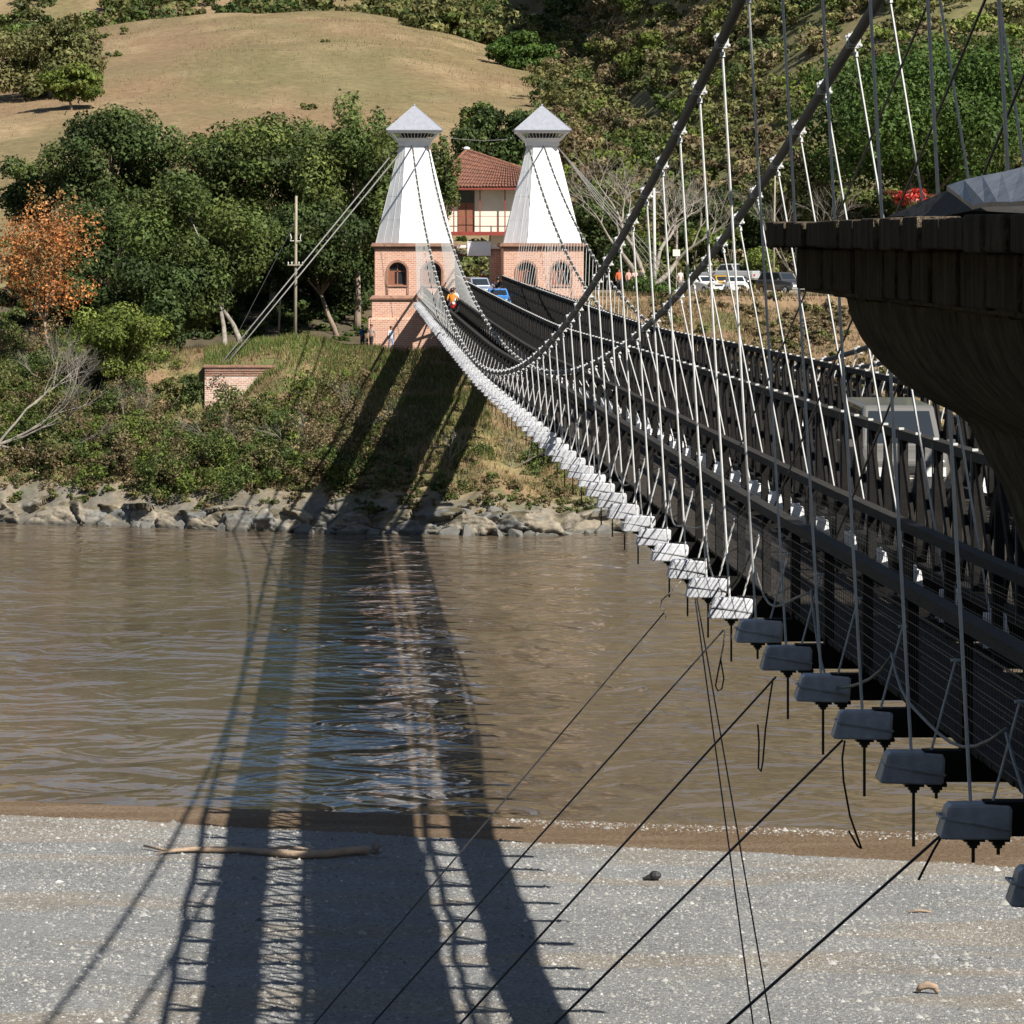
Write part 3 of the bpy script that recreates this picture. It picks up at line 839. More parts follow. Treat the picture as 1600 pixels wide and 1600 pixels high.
# ------------------------------------------------------------------ bare trees, rocks, driftwood
def bare_tree(name, label, base, dirs, seed, r0=0.3, L0=3.0, depth=5, bark=None, twigs=True, spread=0.6, cat='tree'):
    base = Vector(base)
    rr = random.Random(seed)
    root = empty(name, base, label, cat)
    tr, br, tw = MB(), MB(), MB()

    def grow(p, d, L, r, k):
        pts = [p]; q = p.copy(); dd = d.copy()
        for i in range(3):
            dd = (dd + Vector((rr.uniform(-1, 1), rr.uniform(-1, 1), rr.uniform(-.6, .8))) * 0.22).normalized()
            q = q + dd * L / 3; pts.append(q.copy())
        (tr if k >= depth - 1 else br if k >= 2 else tw).tube(pts, [r, r*.88, r*.76, r*.62], 6 if k >= 2 else 3, cap=False)
        if k == 0: return
        for i in range(3 if k < depth else 2):
            nd = (dd + Vector((rr.uniform(-1, 1), rr.uniform(-1, 1), rr.uniform(-.5, .7))) * spread).normalized()
            grow(pts[rr.choice((2, 3)) if i else 3], nd, L * rr.uniform(.62, .85), r * rr.uniform(.45, .66), k - 1)
    for d in dirs:
        d = Vector(d)
        grow(base - Vector((0, 0, 0.2)), d.normalized(), L0 * d.length, r0, depth)
    tr.build('trunk', bark or M_palebark, root, smooth=True)
    if br.v: tag(br.build('branches', bark or M_palebark, root, smooth=True), kind='stuff')
    if tw.v: tag(tw.build('twigs', bark or M_palebark, root, smooth=True), kind='stuff')
    return root


b = P(1010, 440, 326); b.z = gz(b.x, 326)
bare_tree('bare_tree', 'large leafless tree with pale spreading branches behind the car park', b, [(0.3, 0, 1), (0.85, 0.1, 0.8), (-0.45, 0, 1), (-0.05, 0.2, 1.2)], 5, 0.25, 3.4, 5, spread=0.75)
b = P(1250, 430, 340); b.z = gz(b.x, 340)
bare_tree('bare_tree', 'thin leafless tree left of the dense green tree', b, [(0.1, 0, 1.2), (-0.5, 0, 1)], 9, 0.16, 2.8, 5)
b = P(-5, 640, 268); b.z = gz(b.x, 268) + 1.6
bare_tree('bare_tree', 'leafless grey tree reaching out from the left edge over the bank', b, [(1, -0.1, 0.22), (1, 0, 0.55), (1.1, 0.1, -0.08), (0.5, 0, 1)], 12, 0.10, 2.7, 5, spread=0.5)
b = P(40, 750, 268); b.z = gz(b.x, 268)
bare_tree('tree_stump', 'pale root stump on the rocks at the lower left', b, [(0.3, -0.5, -0.25), (0.9, -0.6, -0.5), (-0.3, 0, 1), (-0.8, -0.3, 0.2)], 14, 0.26, 0.9, 2, cat='stump', bark=M_drift)
for k, (px, py, Y, sd) in enumerate(((800, 690, 262, 21), (700, 700, 262, 23), (75, 560, 281, 31), (215, 640, 271, 33), (335, 690, 265, 35), (455, 700, 263, 37), (560, 640, 270, 39))):
    b = P(px, py, Y); b.z = gz(b.x, Y)
    bare_tree('dry_shrub', ['leafless dry shrub beside the green bush under the bridge', 'leafless dry shrub in the shadow above the rocks', 'grey leafless shrub under the orange blossom tree', 'leafless shrub in the thicket below the lime green bush', 'leafless shrub below the brick anchor block', 'leafless shrub above the rocks left of the bridge shadow', 'leafless shrub on the slope at the edge of the bridge shadow'][k], b, [(0.2, 0, 1), (-0.5, 0, 1), (0.6, -0.2, 0.8)], sd, 0.045, 0.75 if k < 2 else 1.15, 4, cat='shrub')


def rock_mesh(seed, d=(1, 1, 1)):
    rr = np.random.default_rng(seed)
    bm = bmesh.new(); bmesh.ops.create_icosphere(bm, subdivisions=3, radius=1)
    planes = [(Vector(rr.normal(size=3)).normalized(), rr.uniform(0.5, 0.85)) for _ in range(12)]
    off = rr.uniform(0, 50)
    for v in bm.verts:
        p = v.co.copy()
        for nrm, h in planes:
            t = p.dot(nrm)
            if t > h: p -= nrm * (t - h) * 0.9
        n = float(fbm(np.array([p.x * 2 + off]), np.array([p.y * 2 + p.z * 1.7 + off]), seed, 3)[0]) - 0.5
        p *= 1 + 0.22 * n
        v.co = Vector((p.x * d[0], p.y * d[1], p.z * d[2]))
    me = bpy.data.meshes.new('rock'); bm.to_mesh(me); bm.free()
    me.materials.append(M_rock)
    me.polygons.foreach_set('use_smooth', [False] * len(me.polygons))
    return me


RM = [rock_mesh(200 + k) for k in range(7)]
rr = random.Random(3)
n_rock = 0
spots = []
for px in range(60, 985, 37):
    spots.append((px + rr.uniform(-16, 16), rr.uniform(-0.9, -0.2), rr.uniform(0.25, 0.6)))
for (px, s, R) in spots:
    Y = YW((px - VX) * 254 / F) + s
    X = (px - VX) * Y / F
    o = bpy.data.objects.new('rock', RM[rr.randrange(7)]); COL.objects.link(o)
    o.location = (X, Y, 0.05 * R); o.rotation_euler = (rr.uniform(-.3, .3), rr.uniform(-.3, .3), rr.uniform(0, 6.28))
    o.scale = (R * rr.uniform(0.9, 1.5), R * rr.uniform(0.8, 1.2), R * rr.uniform(0.75, 1.35))
    tag(o, 'rough grey brown rock in the ledge along the far waterline', 'rock', 'rocks of the far waterline ledge')
for k, (px, py, Y, R, lab) in enumerate(((878, 783, 259, 0.62, 'smooth pale round boulder perched on top of the rock ledge'),
                                          (770, 808, 252.5, 0.95, 'large blue grey boulder at the waterline below the bridge'),
                                          (722, 806, 253, 0.85, 'angular grey boulder left of the large waterline boulder'))):
    o = bpy.data.objects.new('boulder', RM[(k * 3 + 1) % 7]); COL.objects.link(o)
    p = P(px, py, Y); o.location = p; o.rotation_euler = (0.2, 0.1, k * 1.3); o.scale = (R * 1.15, R, R * 0.85)
    tag(o, lab, 'boulder')

# the ledge itself: fractured blocks along the waterline
def cells(U, V, n, box, seed):
    r_ = np.random.default_rng(seed)
    c = np.stack([r_.uniform(box[0], box[1], n), r_.uniform(box[2], box[3], n)], -1)
    rv = r_.normal(size=(n, 4))
    d = (U.ravel()[:, None] - c[None, :, 0]) ** 2 + (V.ravel()[:, None] - c[None, :, 1]) ** 2
    i = np.argpartition(d, 1, axis=1)[:, :2]
    dd = np.sqrt(np.take_along_axis(d, i, 1)); o = np.argsort(dd, 1)
    dd = np.take_along_axis(dd, o, 1); i0 = np.take_along_axis(i, o, 1)[:, 0]
    off = rv[i0, 0] * 0.5 + rv[i0, 1] * (U.ravel() - c[i0, 0]) * 0.55 + rv[i0, 2] * (V.ravel() - c[i0, 1]) * 0.55
    return off.reshape(U.shape), (dd[:, 1] - dd[:, 0]).reshape(U.shape), rv[i0, 3].reshape(U.shape)


U, Vv = np.meshgrid(np.arange(-30, 25, 0.11), np.linspace(0, 4.2, 46))
wob = 0.35 * (fbm(U * 0.9, Vv * 0.9, 91) - 0.5) * 2
o1, e1, k1 = cells(U + wob, Vv * 0.9 + wob, 120, (-31, 26, -0.5, 5.2), 92)
o2, e2, k2 = cells(U - wob, Vv * 1.3 - wob, 900, (-31, 26, -0.5, 6), 93)
H_ = 0.85 + 0.75 * fbm(U * 0.12, U * 0 + 3, 94)
t_ = Vv / 4.2
zz_ = -0.35 + (H_ + 0.35) * np.clip(t_ * 1.6, 0, 1) ** 0.9 + 0.4 * np.clip(t_ - 0.62, 0, 1)
ss_ = -0.7 + 1.3 * t_ + 5.0 * np.clip(t_ - 0.58, 0, 1) ** 1.15
push = 0.75 * o1 - 0.40 * np.exp(-e1 / 0.07) + 0.12 * o2 - 0.10 * np.exp(-e2 / 0.05) + 0.30 * (fbm(U * 2.5, Vv * 2.5, 95) - 0.5)
push = np.clip(push, -0.9, 1.0) * np.clip(1.15 - 0.5 * t_, 0, 1)
YYl = yw(U) + ss_ - push * 0.9
ZZl = zz_ + push * 0.35 * np.clip(t_ * 3, 0, 1)
cl = mixc((0.225, 0.195, 0.148), (0.150, 0.150, 0.140), sstep(-0.6, 0.8, k1 + 0.5 * k2 + 0.05 * U))
cl = cl * (0.55 + 0.9 * fbm(U * 2.6, Vv * 2.6, 96))[..., None]
cl = mixc(cl, (0.10, 0.085, 0.05), sstep(0.45, 0.6, fbm(U * 0.8, Vv * 1.5, 97)) * sstep(0.35, 0.7, t_))
cl = mixc(cl, (0.075, 0.072, 0.06), 1 - sstep(0.08, 0.34, ZZl))
ii = np.arange(U.size).reshape(U.shape)
QQ = np.stack([ii[:-1, :-1], ii[:-1, 1:], ii[1:, 1:], ii[1:, :-1]], -1).reshape(-1, 4)
M_ledge = colmat('ledge_rock', 0.9, bump=0.6, bscale=3.0, fine=0.3, fscale=2.5)
tag(link('rock_ledge', np_mesh('rock_ledge', np.stack([U, YYl, ZZl], -1).reshape(-1, 3), QQ, M_ledge, cl.reshape(-1, 3))), kind='structure')

# driftwood on the beach
z0 = lambda p: Vector((p.x, p.y, float(beach_z(np.array([p.x]), np.array([p.y]))[0])))


def bpt(x, y, dz=0.0):
    """point of the beach seen at pixel x, y"""
    Y = 110.0
    for _ in range(12):
        X = (x - VX) * Y / F
        z = float(beach_z(np.array([X]), np.array([Y]))[0])
        Y = F * (CZ - z) / (y - VY)
    return Vector(((x - VX) * Y / F, Y, z + dz))


base = bpt(430, 1341)
root = empty('driftwood_log', base, 'long pale driftwood log lying across the shadow on the gravel', 'driftwood')
mb = MB()
mb.tube([bpt(225, 1327, .10), bpt(262, 1334, .09), bpt(300, 1333, .10), bpt(360, 1334, .12), bpt(420, 1338, .11), bpt(470, 1342, .11), bpt(505, 1342, .13), bpt(545, 1338, .15), bpt(575, 1337, .15)],
        [.03, .05, .075, .09, .10, .11, .115, .12, .13], 10)
mb.build('log', M_drift, root, smooth=True)
MB().tube([bpt(245, 1337, .05), bpt(268, 1335, .10), bpt(300, 1333, .10)], [.02, .04, .05], 8).build('branch', M_drift, root, smooth=True)
MB().tube([bpt(415, 1334, .12), bpt(450, 1332, .16), bpt(480, 1336, .14), bpt(500, 1342, .12)], [.03, .05, .06, .07], 8).build('branch', M_drift, root, smooth=True)
mb = MB(); c = bpt(580, 1340, .15)
for k in range(16):
    d = Vector((rr.uniform(0.2, 1), rr.uniform(-1, .6), rr.uniform(-.35, .7))).normalized() * rr.uniform(.25, .6)
    mb.tube([c, c + d * .5 + Vector((0, 0, rr.uniform(-.05, .08))), c + d], [.05, .035, .012], 5)
mb.build('roots', M_bark, root)
b = bpt(1020, 1376)
root = empty('burnt_stump', b, 'small black burnt stump lying on the gravel', 'stump')
mb = MB(); mb.tube([b + Vector((-.28, 0, .05)), b + Vector((-.1, 0, .09)), b + Vector((.14, .02, .12))], [.03, .08, .13], 8); mb.ball(b + Vector((.06, 0, .14)), (.17, .14, .13), 9, 6)
mb.build('stump', M_iron, root)
b = bpt(1450, 1553)
root = empty('driftwood_piece', b, 'short curved orange brown driftwood piece at the lower right', 'driftwood')
MB().tube([b + Vector((-.24, 0, .05)), b + Vector((-.16, 0, .16)), b + Vector((0, 0, .20)), b + Vector((.16, 0, .15)), b + Vector((.22, 0, .02))], [.05, .08, .09, .08, .05], 9).build('wood', M_drift, root, smooth=True)
b = bpt(1437, 1427)
root = empty('driftwood_piece', b, 'thin pinkish stick on the gravel below the bridge', 'driftwood')
MB().tube([b + Vector((-.3, 0, .03)), b + Vector((0, .1, .06)), b + Vector((.3, 0, .03))], [.02, .04, .03], 6).build('wood', M_drift, root, smooth=True)

# ------------------------------------------------------------------ the suspension bridge
CXB = 9.15                                       # centre line
_zd = spline([(0, -4.25), (32, -4.4), (55, -4.6), (80, -4.74), (113, -4.93), (150, -5.18), (180, -5.15), (215, -5.05), (260, -4.9), (300, -4.72), (330, -4.6)])
ZB = lambda Y: CZ + _zd(Y)                       # centre of the cross beams
ZC = lambda Y: CZ - 4.62 + (0.00059 if Y < 157 else 0.00053) * (157 - Y) ** 2
_xa = spline([(0, 4.1), (48, 4.30), (70, 4.42), (157, 4.65), (303, 4.45)])
_xb = spline([(0, 5.5), (48, 5.82), (70, 6.10), (157, 6.35), (303, 5.55)])
MIR = lambda x: 2 * CXB - x
STEP = 3.385
YB = [32.0 + STEP * k for k in range(-6, 79)]    # cross beams
root = empty('suspension_bridge', (CXB, 157, ZB(157)), 'long suspension bridge with white beam ends, timber deck and thin hangers over the river', 'bridge')
BR = root
Y0, Y1 = 8.0, 299.8

# cross beams with white end caps, hanger shoes and bolts
beam_me = MB().box((0, 0, 0), (8.7, 0.20, 0.26)).mesh('deck_beam', M_timber)
cb = MB()
prof = []
for (x, w, zb, zt) in ((-0.300, 0.13, -0.128, 0.03), (-0.292, 0.150, -0.14, 0.085), (-0.262, 0.160, -0.142, 0.112), (0.05, 0.165, -0.142, 0.118), (0.21, 0.16, -0.14, 0.108), (0.235, 0.14, -0.12, 0.09)):
    t = w * 0.74; ex = 0.045 if x < 0 else 0.01
    prof.append([(x, -w, zb + .012), (x, -w * .97, zb), (x, w * .97, zb), (x, w, zb + .012), (x + ex, t, zt - .02), (x + ex * 1.1, t * .9, zt), (x + ex * 1.1, -t * .9, zt), (x + ex, -t, zt - .02)])
cb.loft(prof)
cap_me = cb.mesh('end_cap', M_capm)
sb = MB()
for sy in (-1, 1):
    sb.bar((-0.272, sy * 0.140, 0.015), (0.23, sy * 0.163, -0.065), 0.012, 0.016)
sb.bar((-0.277, -0.135, 0.015), (-0.277, 0.135, 0.015), 0.014, 0.016)
strap_me = sb.mesh('strap', M_capm)
def bolt(x, rl):
    nb = MB()
    nb.box((x, 0, -0.158), (0.16, 0.16, 0.032)); nb.box((x, 0, -0.185), (0.09, 0.09, 0.04)); nb.tube([(x, 0, -0.20), (x, 0, -0.23)], 0.032, 6)
    nb.tube([(x, 0, -0.2), (x, 0, -0.22 - rl)], 0.014, 6)
    return nb.mesh('anchor_bolt', M_iron)
bolt_me, bolt2_me, sbolt_me = bolt(-0.02, 0.46), bolt(-0.02, 0.12), bolt(0.17, 0.06)
sh = MB(); sh.box((0, 0, 0.27), (0.30, 0.36, 0.36), taper=0.7); sh.box((0, 0, 0.47), (0.12, 0.12, 0.06))
shoe_me = sh.mesh('hanger_shoe', M_white)
from math import pi


def sub(name, me, parent, loc, rz=0.0, bevel=0):
    o = link(name, me, parent, loc)
    if rz: o.rotation_euler.z = rz
    return o


for k, Y in enumerate(YB):
    z = ZB(Y)
    bo = sub('deck_beam', beam_me, BR, (CXB, Y, z))
    for s in (0, 1):
        X = 4.74 if s == 0 else MIR(4.74)
        c = sub('end_cap', cap_me, bo, (X + random.uniform(-.02, .02), Y, z + random.uniform(-.006, .006)), pi * s)
        c.rotation_euler = (random.uniform(-.04, .04), random.uniform(-.03, .03), pi * s + random.uniform(-.05, .05))
        if s == 0 and Y < 150:
            sub('strap', strap_me, bo, (X, Y, z))
        sub('anchor_bolt', bolt_me if (k * 7) % 5 != 2 else bolt2_me, bo, (X, Y, z), pi * s)
        if s == 0 and Y < 150: sub('anchor_bolt', sbolt_me, bo, (X, Y, z))
        X = 6.95 if s == 0 else MIR(6.95)
        sub('hanger_shoe', shoe_me, bo, (X, Y, z + 0.01), pi * s)

# main cables
yy = [2.0 + 2.0 * k for k in range(0, 151)] + [303.0]
for name, fx in (('main_cable', _xa), ('main_cable', _xb), ('main_cable', lambda y: MIR(_xb(y))), ('main_cable', lambda y: MIR(_xa(y)))):
    MB().tube([(fx(y), y, ZC(y)) for y in yy], 0.062, 10).build(name, M_cable, BR, smooth=True)


# hangers: rod and clamp; the ones that cannot be seen are joined
def hanger(mb, fx, xfoot, Y):
    top = Vector((fx(Y), Y, ZC(Y))); foot = Vector((xfoot, Y, ZB(Y) + 0.12))
    if top.z - foot.z < 0.25: top.z = foot.z + 0.25
    mb.tube([foot, top - (top - foot).normalized() * 0.10], 0.015, 6)
    d = (top - foot).normalized()
    mb.tube([top - d * 0.19, top - d * 0.13], 0.032, 6)
    for e in (-0.10, 0.10):
        mb.box(top + Vector((0, e, ZC(Y + e) - ZC(Y))), (0.145, 0.03, 0.14))
        mb.ball(top + Vector((-0.07, e, 0.045)), 0.024, 6, 4); mb.ball(top + Vector((0.07, e, -0.06)), 0.024, 6, 4)
        mb.ball(top + Vector((0.0, e, 0.085)), 0.026, 6, 4)


rest = MB()
for Y in YB:
    for s, fx, xf in ((0, _xa, 4.70), (0, _xb, 6.95), (1, lambda y: MIR(_xb(y)), MIR(6.95)), (1, lambda y: MIR(_xa(y)), MIR(4.70))):
        if s == 0 or Y > 190:
            mb = MB(); hanger(mb, fx, xf, Y); mb.build('hanger', M_rod, BR)
        else:
            hanger(rest, fx, xf, Y)
tag(rest.build('hangers_beyond', M_rod, BR), kind='stuff')

# deck planks
pk = MB()
rp_ = random.Random(1)
y = Y0
while y < 303.5:
    w = rp_.uniform(0.2, 0.26)
    pk.box((CXB + rp_.uniform(-.03, .03), y + w / 2, ZB(y) + 0.175), (3.1, w - 0.012, 0.05))
    y += w
tag(pk.build('roadway_planks', M_plank, BR), kind='stuff')
for s in (0, 1):
    pk = MB(); y = Y0
    while y < Y1:
        w = rp_.uniform(0.2, 0.26); X = 5.8 if s == 0 else MIR(5.8)
        pk.box((X, y + w / 2, ZB(y) + 0.165), (1.32 + rp_.uniform(-.02, .02), w - 0.012, 0.04)); y += w
    tag(pk.build('walkway_planks', M_plank, BR), kind='stuff')


def ribbon(mb, X, dz, w, h, ya=Y0, yb=Y1, st=6.77):
    y = ya; rings = []
    while True:
        z = ZB(y) + dz
        rings.append([(X - w/2, y, z - h/2), (X + w/2, y, z - h/2), (X + w/2, y, z + h/2), (X - w/2, y, z + h/2)])
        if y >= yb: break
        y = min(y + st, yb)
    mb.loft(rings)


# stringers under the decks
mb = MB()
for X in (5.3, 6.3, 7.75, 8.7, 9.6, 10.55, MIR(6.3), MIR(5.3)):
    ribbon(mb, X, 0.138, 0.14, 0.014)
mb.build('stringers', M_timber, BR)

# walkway railings: rails, posts, rods, wire mesh
post_me = MB().box((0, 0, 0.52), (0.10, 0.15, 1.2)).mesh('post', M_timber)
for s in (0, 1):
    for X in (5.16, 6.46):
        x = X if s == 0 else MIR(X)
        mb = MB(); ribbon(mb, x, 1.20, 0.15, 0.11)
        ra = mb.build('railing', M_rail, BR)
        mb = MB()
        for dz in (0.62, 0.80, 0.98): ribbon(mb, x + 0.06 * (1 if X < 6 else -1), dz, 0.007, 0.007)
        mb.build('railing_wires', M_iron, BR)
        if s == 0:
            for Y in YB: sub('post', post_me, ra, (x, Y, ZB(Y)))
        else:
            mb = MB()
            for Y in YB: mb.box((x, Y, ZB(Y) + 0.52), (0.10, 0.15, 1.2))
            tag(mb.build('posts_beyond', M_timber, BR), kind='stuff')
# handrail braces (one for each beam)
for Y in YB:
    z = ZB(Y)
    mb = MB(); mb.tube([(4.87, Y, z + 0.13), (5.07, Y - 0.02, z + 0.88)], 0.012, 5); mb.tube([(5.03, Y - .02, z + 0.88), (5.12, Y - .02, z + 0.88)], 0.014, 5)
    mb.build('brace_rod', M_rod, BR)
mb = MB()
for Y in YB:
    z = ZB(Y); mb.tube([(MIR(4.87), Y, z + 0.13), (MIR(5.07), Y, z + 0.88)], 0.012, 4)
tag(mb.build('brace_rods_beyond', M_rod, BR), kind='stuff')
# wire mesh infill of the nearer railing
mb = MB()
for X in (5.11, 6.41):
    for k in range(9):
        ribbon(mb, X, 0.24 + 0.1 * k, 0.005, 0.006, 10, 60)
    y = 10.0
    while y < 60:
        z = ZB(y); mb.box((X, y, z + 0.64), (0.005, 0.006, 0.86)); y += 0.16
tag(mb.build('wire_mesh', M_iron, BR), kind='stuff')

# stiffening trusses of the roadway
HP = STEP / 2
TH = 1.72
du = MB().bar((0, 0, 0), (0, HP, TH - 0.14), 0.045, 0.19, up=(1, 0, 0)).mesh('diagonal', M_timber)
dn = MB().bar((0, 0, TH - 0.14), (0, HP, 0), 0.045, 0.19, up=(1, 0, 0)).mesh('diagonal', M_timber)
du = MB(); 
def plank_diag(a, b):
    m_ = MB(); a = Vector(a); b = Vector(b)
    d = (b - a).normalized(); nrm = Vector((0, -d.z, d.y)) * 0.085
    m_.loft([[(-.022, *(a - nrm)[1:]), (.022, *(a - nrm)[1:]), (.022, *(a + nrm)[1:]), (-.022, *(a + nrm)[1:])],
             [(-.022, *(b - nrm)[1:]), (.022, *(b - nrm)[1:]), (.022, *(b + nrm)[1:]), (-.022, *(b + nrm)[1:])]])
    return m_.mesh('diagonal', M_timber)
du = plank_diag((0, 0.08, 0.05), (0, HP - 0.08, TH - 0.12))
dn = plank_diag((0, 0.08, TH - 0.12), (0, HP - 0.08, 0.05))
for s, X in ((0, 7.52), (1, MIR(7.52))):
    mb = MB()
    ribbon(mb, X, 0.215 + TH, 0.16, 0.12)
    tr = mb.build('truss', M_rail, BR)
    mb = MB(); ribbon(mb, X, 0.255, 0.15, 0.14); mb.build('bottom_chord', M_timber, BR)
    rods, restd, caps_, posts_ = MB(), MB(), MB(), MB()
    y = 10.0; cnt = 0
    while y < 298:
        z = ZB(y + HP / 2) + 0.25
        if 27 < y and cnt < 75:
            cnt += 1
            sub('diagonal', du, tr, (X - 0.026, y, z)); sub('diagonal', dn, tr, (X + 0.026, y, z))
        else:
            for (me, dx) in ((du, -.026), (dn, .026)):
                restd.add([Vector(v.co) + Vector((X + dx, y, z)) for v in me.vertices], [tuple(p.vertices) for p in me.polygons])
        posts_.box((X, y, ZB(y) + 0.23 + TH / 2), (0.11, 0.12, TH - 0.12))
        if int(round((y - 10.0) / HP)) % 2 == 0: rods.tube([(X - 0.075, y, ZB(y) + 0.2), (X - 0.075, y, ZB(y) + 0.24 + TH)], 0.0095, 4)
        caps_.box((X - 0.03, y, ZB(y) + 0.29 + TH), (0.07, 0.05, 0.03))
        y += HP
    tag(restd.build('diagonals_beyond', M_timber, BR), kind='stuff')
    tag(posts_.build('truss_posts', M_timber, BR), kind='stuff')
    tag(rods.build('truss_rods', M_rod2, BR), kind='stuff')
    tag(caps_.build('rod_plates', M_rod, BR), kind='stuff')

# festoon cable along the near walkway
for k in range(4, 26, 2):
    ya, yb = YB[k], YB[k + 2]
    pts = []
    for i in range(13):
        t = i / 12; y = ya + (yb - ya) * t
        sag = 4 * t * (1 - t) * (0.50 + 0.2 * math.sin(k * 1.7)) + 0.05 * math.sin(9 * t + k)
        pts.append((4.97 - 0.12 * math.sin(pi * t), y, ZB(y) + 0.66 - sag))
    MB().tube(pts, 0.014, 6).build('festoon_cable', M_rope, BR, smooth=True)

# guy wires down to the near bank, spare ends and stays
for (a, b, r_) in (((1037, 958, 62.0), (15, 2160, 40), .011), ((1130, 985, 52.2), (100, 2140, 38), .011), ((1212, 1058, 46.4), (250, 2115, 36), .012),
                   ((1316, 1157, 40.0), (430, 2032, 32), .012), ((1476, 1300, 33.0), (700, 1988, 27), .012),
                   ((1086, 935, 57.0), (1313, 2600, 38), .010), ((1089, 935, 57.0), (1378, 2600, 38), .010)):
    MB().tube([P(*a), P(*b)], r_, 6).build('guy_wire', M_wire, BR, smooth=True)
for k, path in enumerate((((1133, 985), (1130, 1010), (1122, 1050), (1118, 1072), (1122, 1080), (1128, 1076), (1131, 1060), (1126, 1030), (1128, 1022)),
                          ((1208, 1060), (1203, 1090), (1196, 1140), (1192, 1190), (1189, 1206), (1185, 1200), (1186, 1160), (1184, 1132)),
                          ((1320, 1157), (1316, 1185), (1318, 1220), (1328, 1275), (1346, 1326), (1340, 1322), (1326, 1298)),
                          ((1474, 1302), (1458, 1330), (1435, 1375)),
                          ((1064, 908), (1048, 925), (1034, 938), (1032, 948), (1041, 958), (1040, 966)))):
    Yk = (52.2, 46.4, 40.0, 33.0, 57)[k]
    MB().tube([P(x, y, Yk) for x, y in path], .010 if k < 4 else .008, 6).build('loose_wire', M_wire if k < 4 else M_rope, BR, smooth=True)
sad = Vector((4.26, 5.0, ZC(5) - 0.3))
for e in ((1130, 760, 75), (1200, 815, 62), (1280, 905, 56)):
    MB().tube([sad, P(*e)], .013, 6).build('stay_wire', M_wire, BR, smooth=True)


# ------------------------------------------------------------------ towers
def sq(h, z, cx, cy, ch=0.0):
    if ch <= 0: return [(cx - h, cy - h, z), (cx + h, cy - h, z), (cx + h, cy + h, z), (cx - h, cy + h, z)]
    k = h - ch
    return [(cx - k, cy - h, z), (cx + k, cy - h, z), (cx + h, cy - k, z), (cx + h, cy + k, z), (cx + k, cy + h, z), (cx - k, cy + h, z), (cx - h, cy + k, z), (cx - h, cy - k, z)]


def arch_wall(mb, x0, x1, z0, z1, ops, yf, yb, T):
    """wall panel in the local xz plane with arched openings (cx, w, zbottom, zspring); T maps local to world"""
    n = 10
    xs_ = x0
    quads = []
    for (cx, w, zb, zs) in ops:
        a, b = cx - w / 2, cx + w / 2
        quads.append([(xs_, z0), (a, z0), (a, z1), (xs_, z1)])
        quads.append([(a, z0), (b, z0), (b, zb), (a, zb)])
        arc = [(cx - w / 2 * math.cos(pi * i / n), zs + w / 2 * math.sin(pi * i / n)) for i in range(n + 1)]
        for i in range(n):
            (xa, za), (xb, zb_) = arc[i], arc[i + 1]
            quads.append([(xa, za), (xb, zb_), (xb, z1), (xa, z1)])
        xs_ = b
        loop = [(a, zb), (b, zb), (b, zs)] + list(reversed(arc))[1:-1] + [(a, zs)]
        for i in range(len(loop)):
            p, q = loop[i], loop[(i + 1) % len(loop)]
            mb.add([T(p[0], yf, p[1]), T(q[0], yf, q[1]), T(q[0], yb, q[1]), T(p[0], yb, p[1])], [(0, 1, 2, 3)])
    quads.append([(xs_, z0), (x1, z0), (x1, z1), (xs_, z1)])
    for q in quads:
        mb.add([T(x, yf, z) for x, z in q], [(0, 1, 2, 3)])


def arch_ring(mb, cx, w, zb, zs, t, ya, yb, T, n=10, foot=True):
    """raised band round an arched opening"""
    inn = [(cx - w/2, zb)] + [(cx - w/2*math.cos(pi*i/n), zs + w/2*math.sin(pi*i/n)) for i in range(n + 1)] + [(cx + w/2, zb)]
    W = w / 2 + t
    out = [(cx - W, zb)] + [(cx - W*math.cos(pi*i/n), zs + W*math.sin(pi*i/n)) for i in range(n + 1)] + [(cx + W, zb)]
    rings = [[T(i[0], ya, i[1]), T(o[0], ya, o[1]), T(o[0], yb, o[1]), T(i[0], yb, i[1])] for i, o in zip(inn, out)]
    mb.loft(rings)


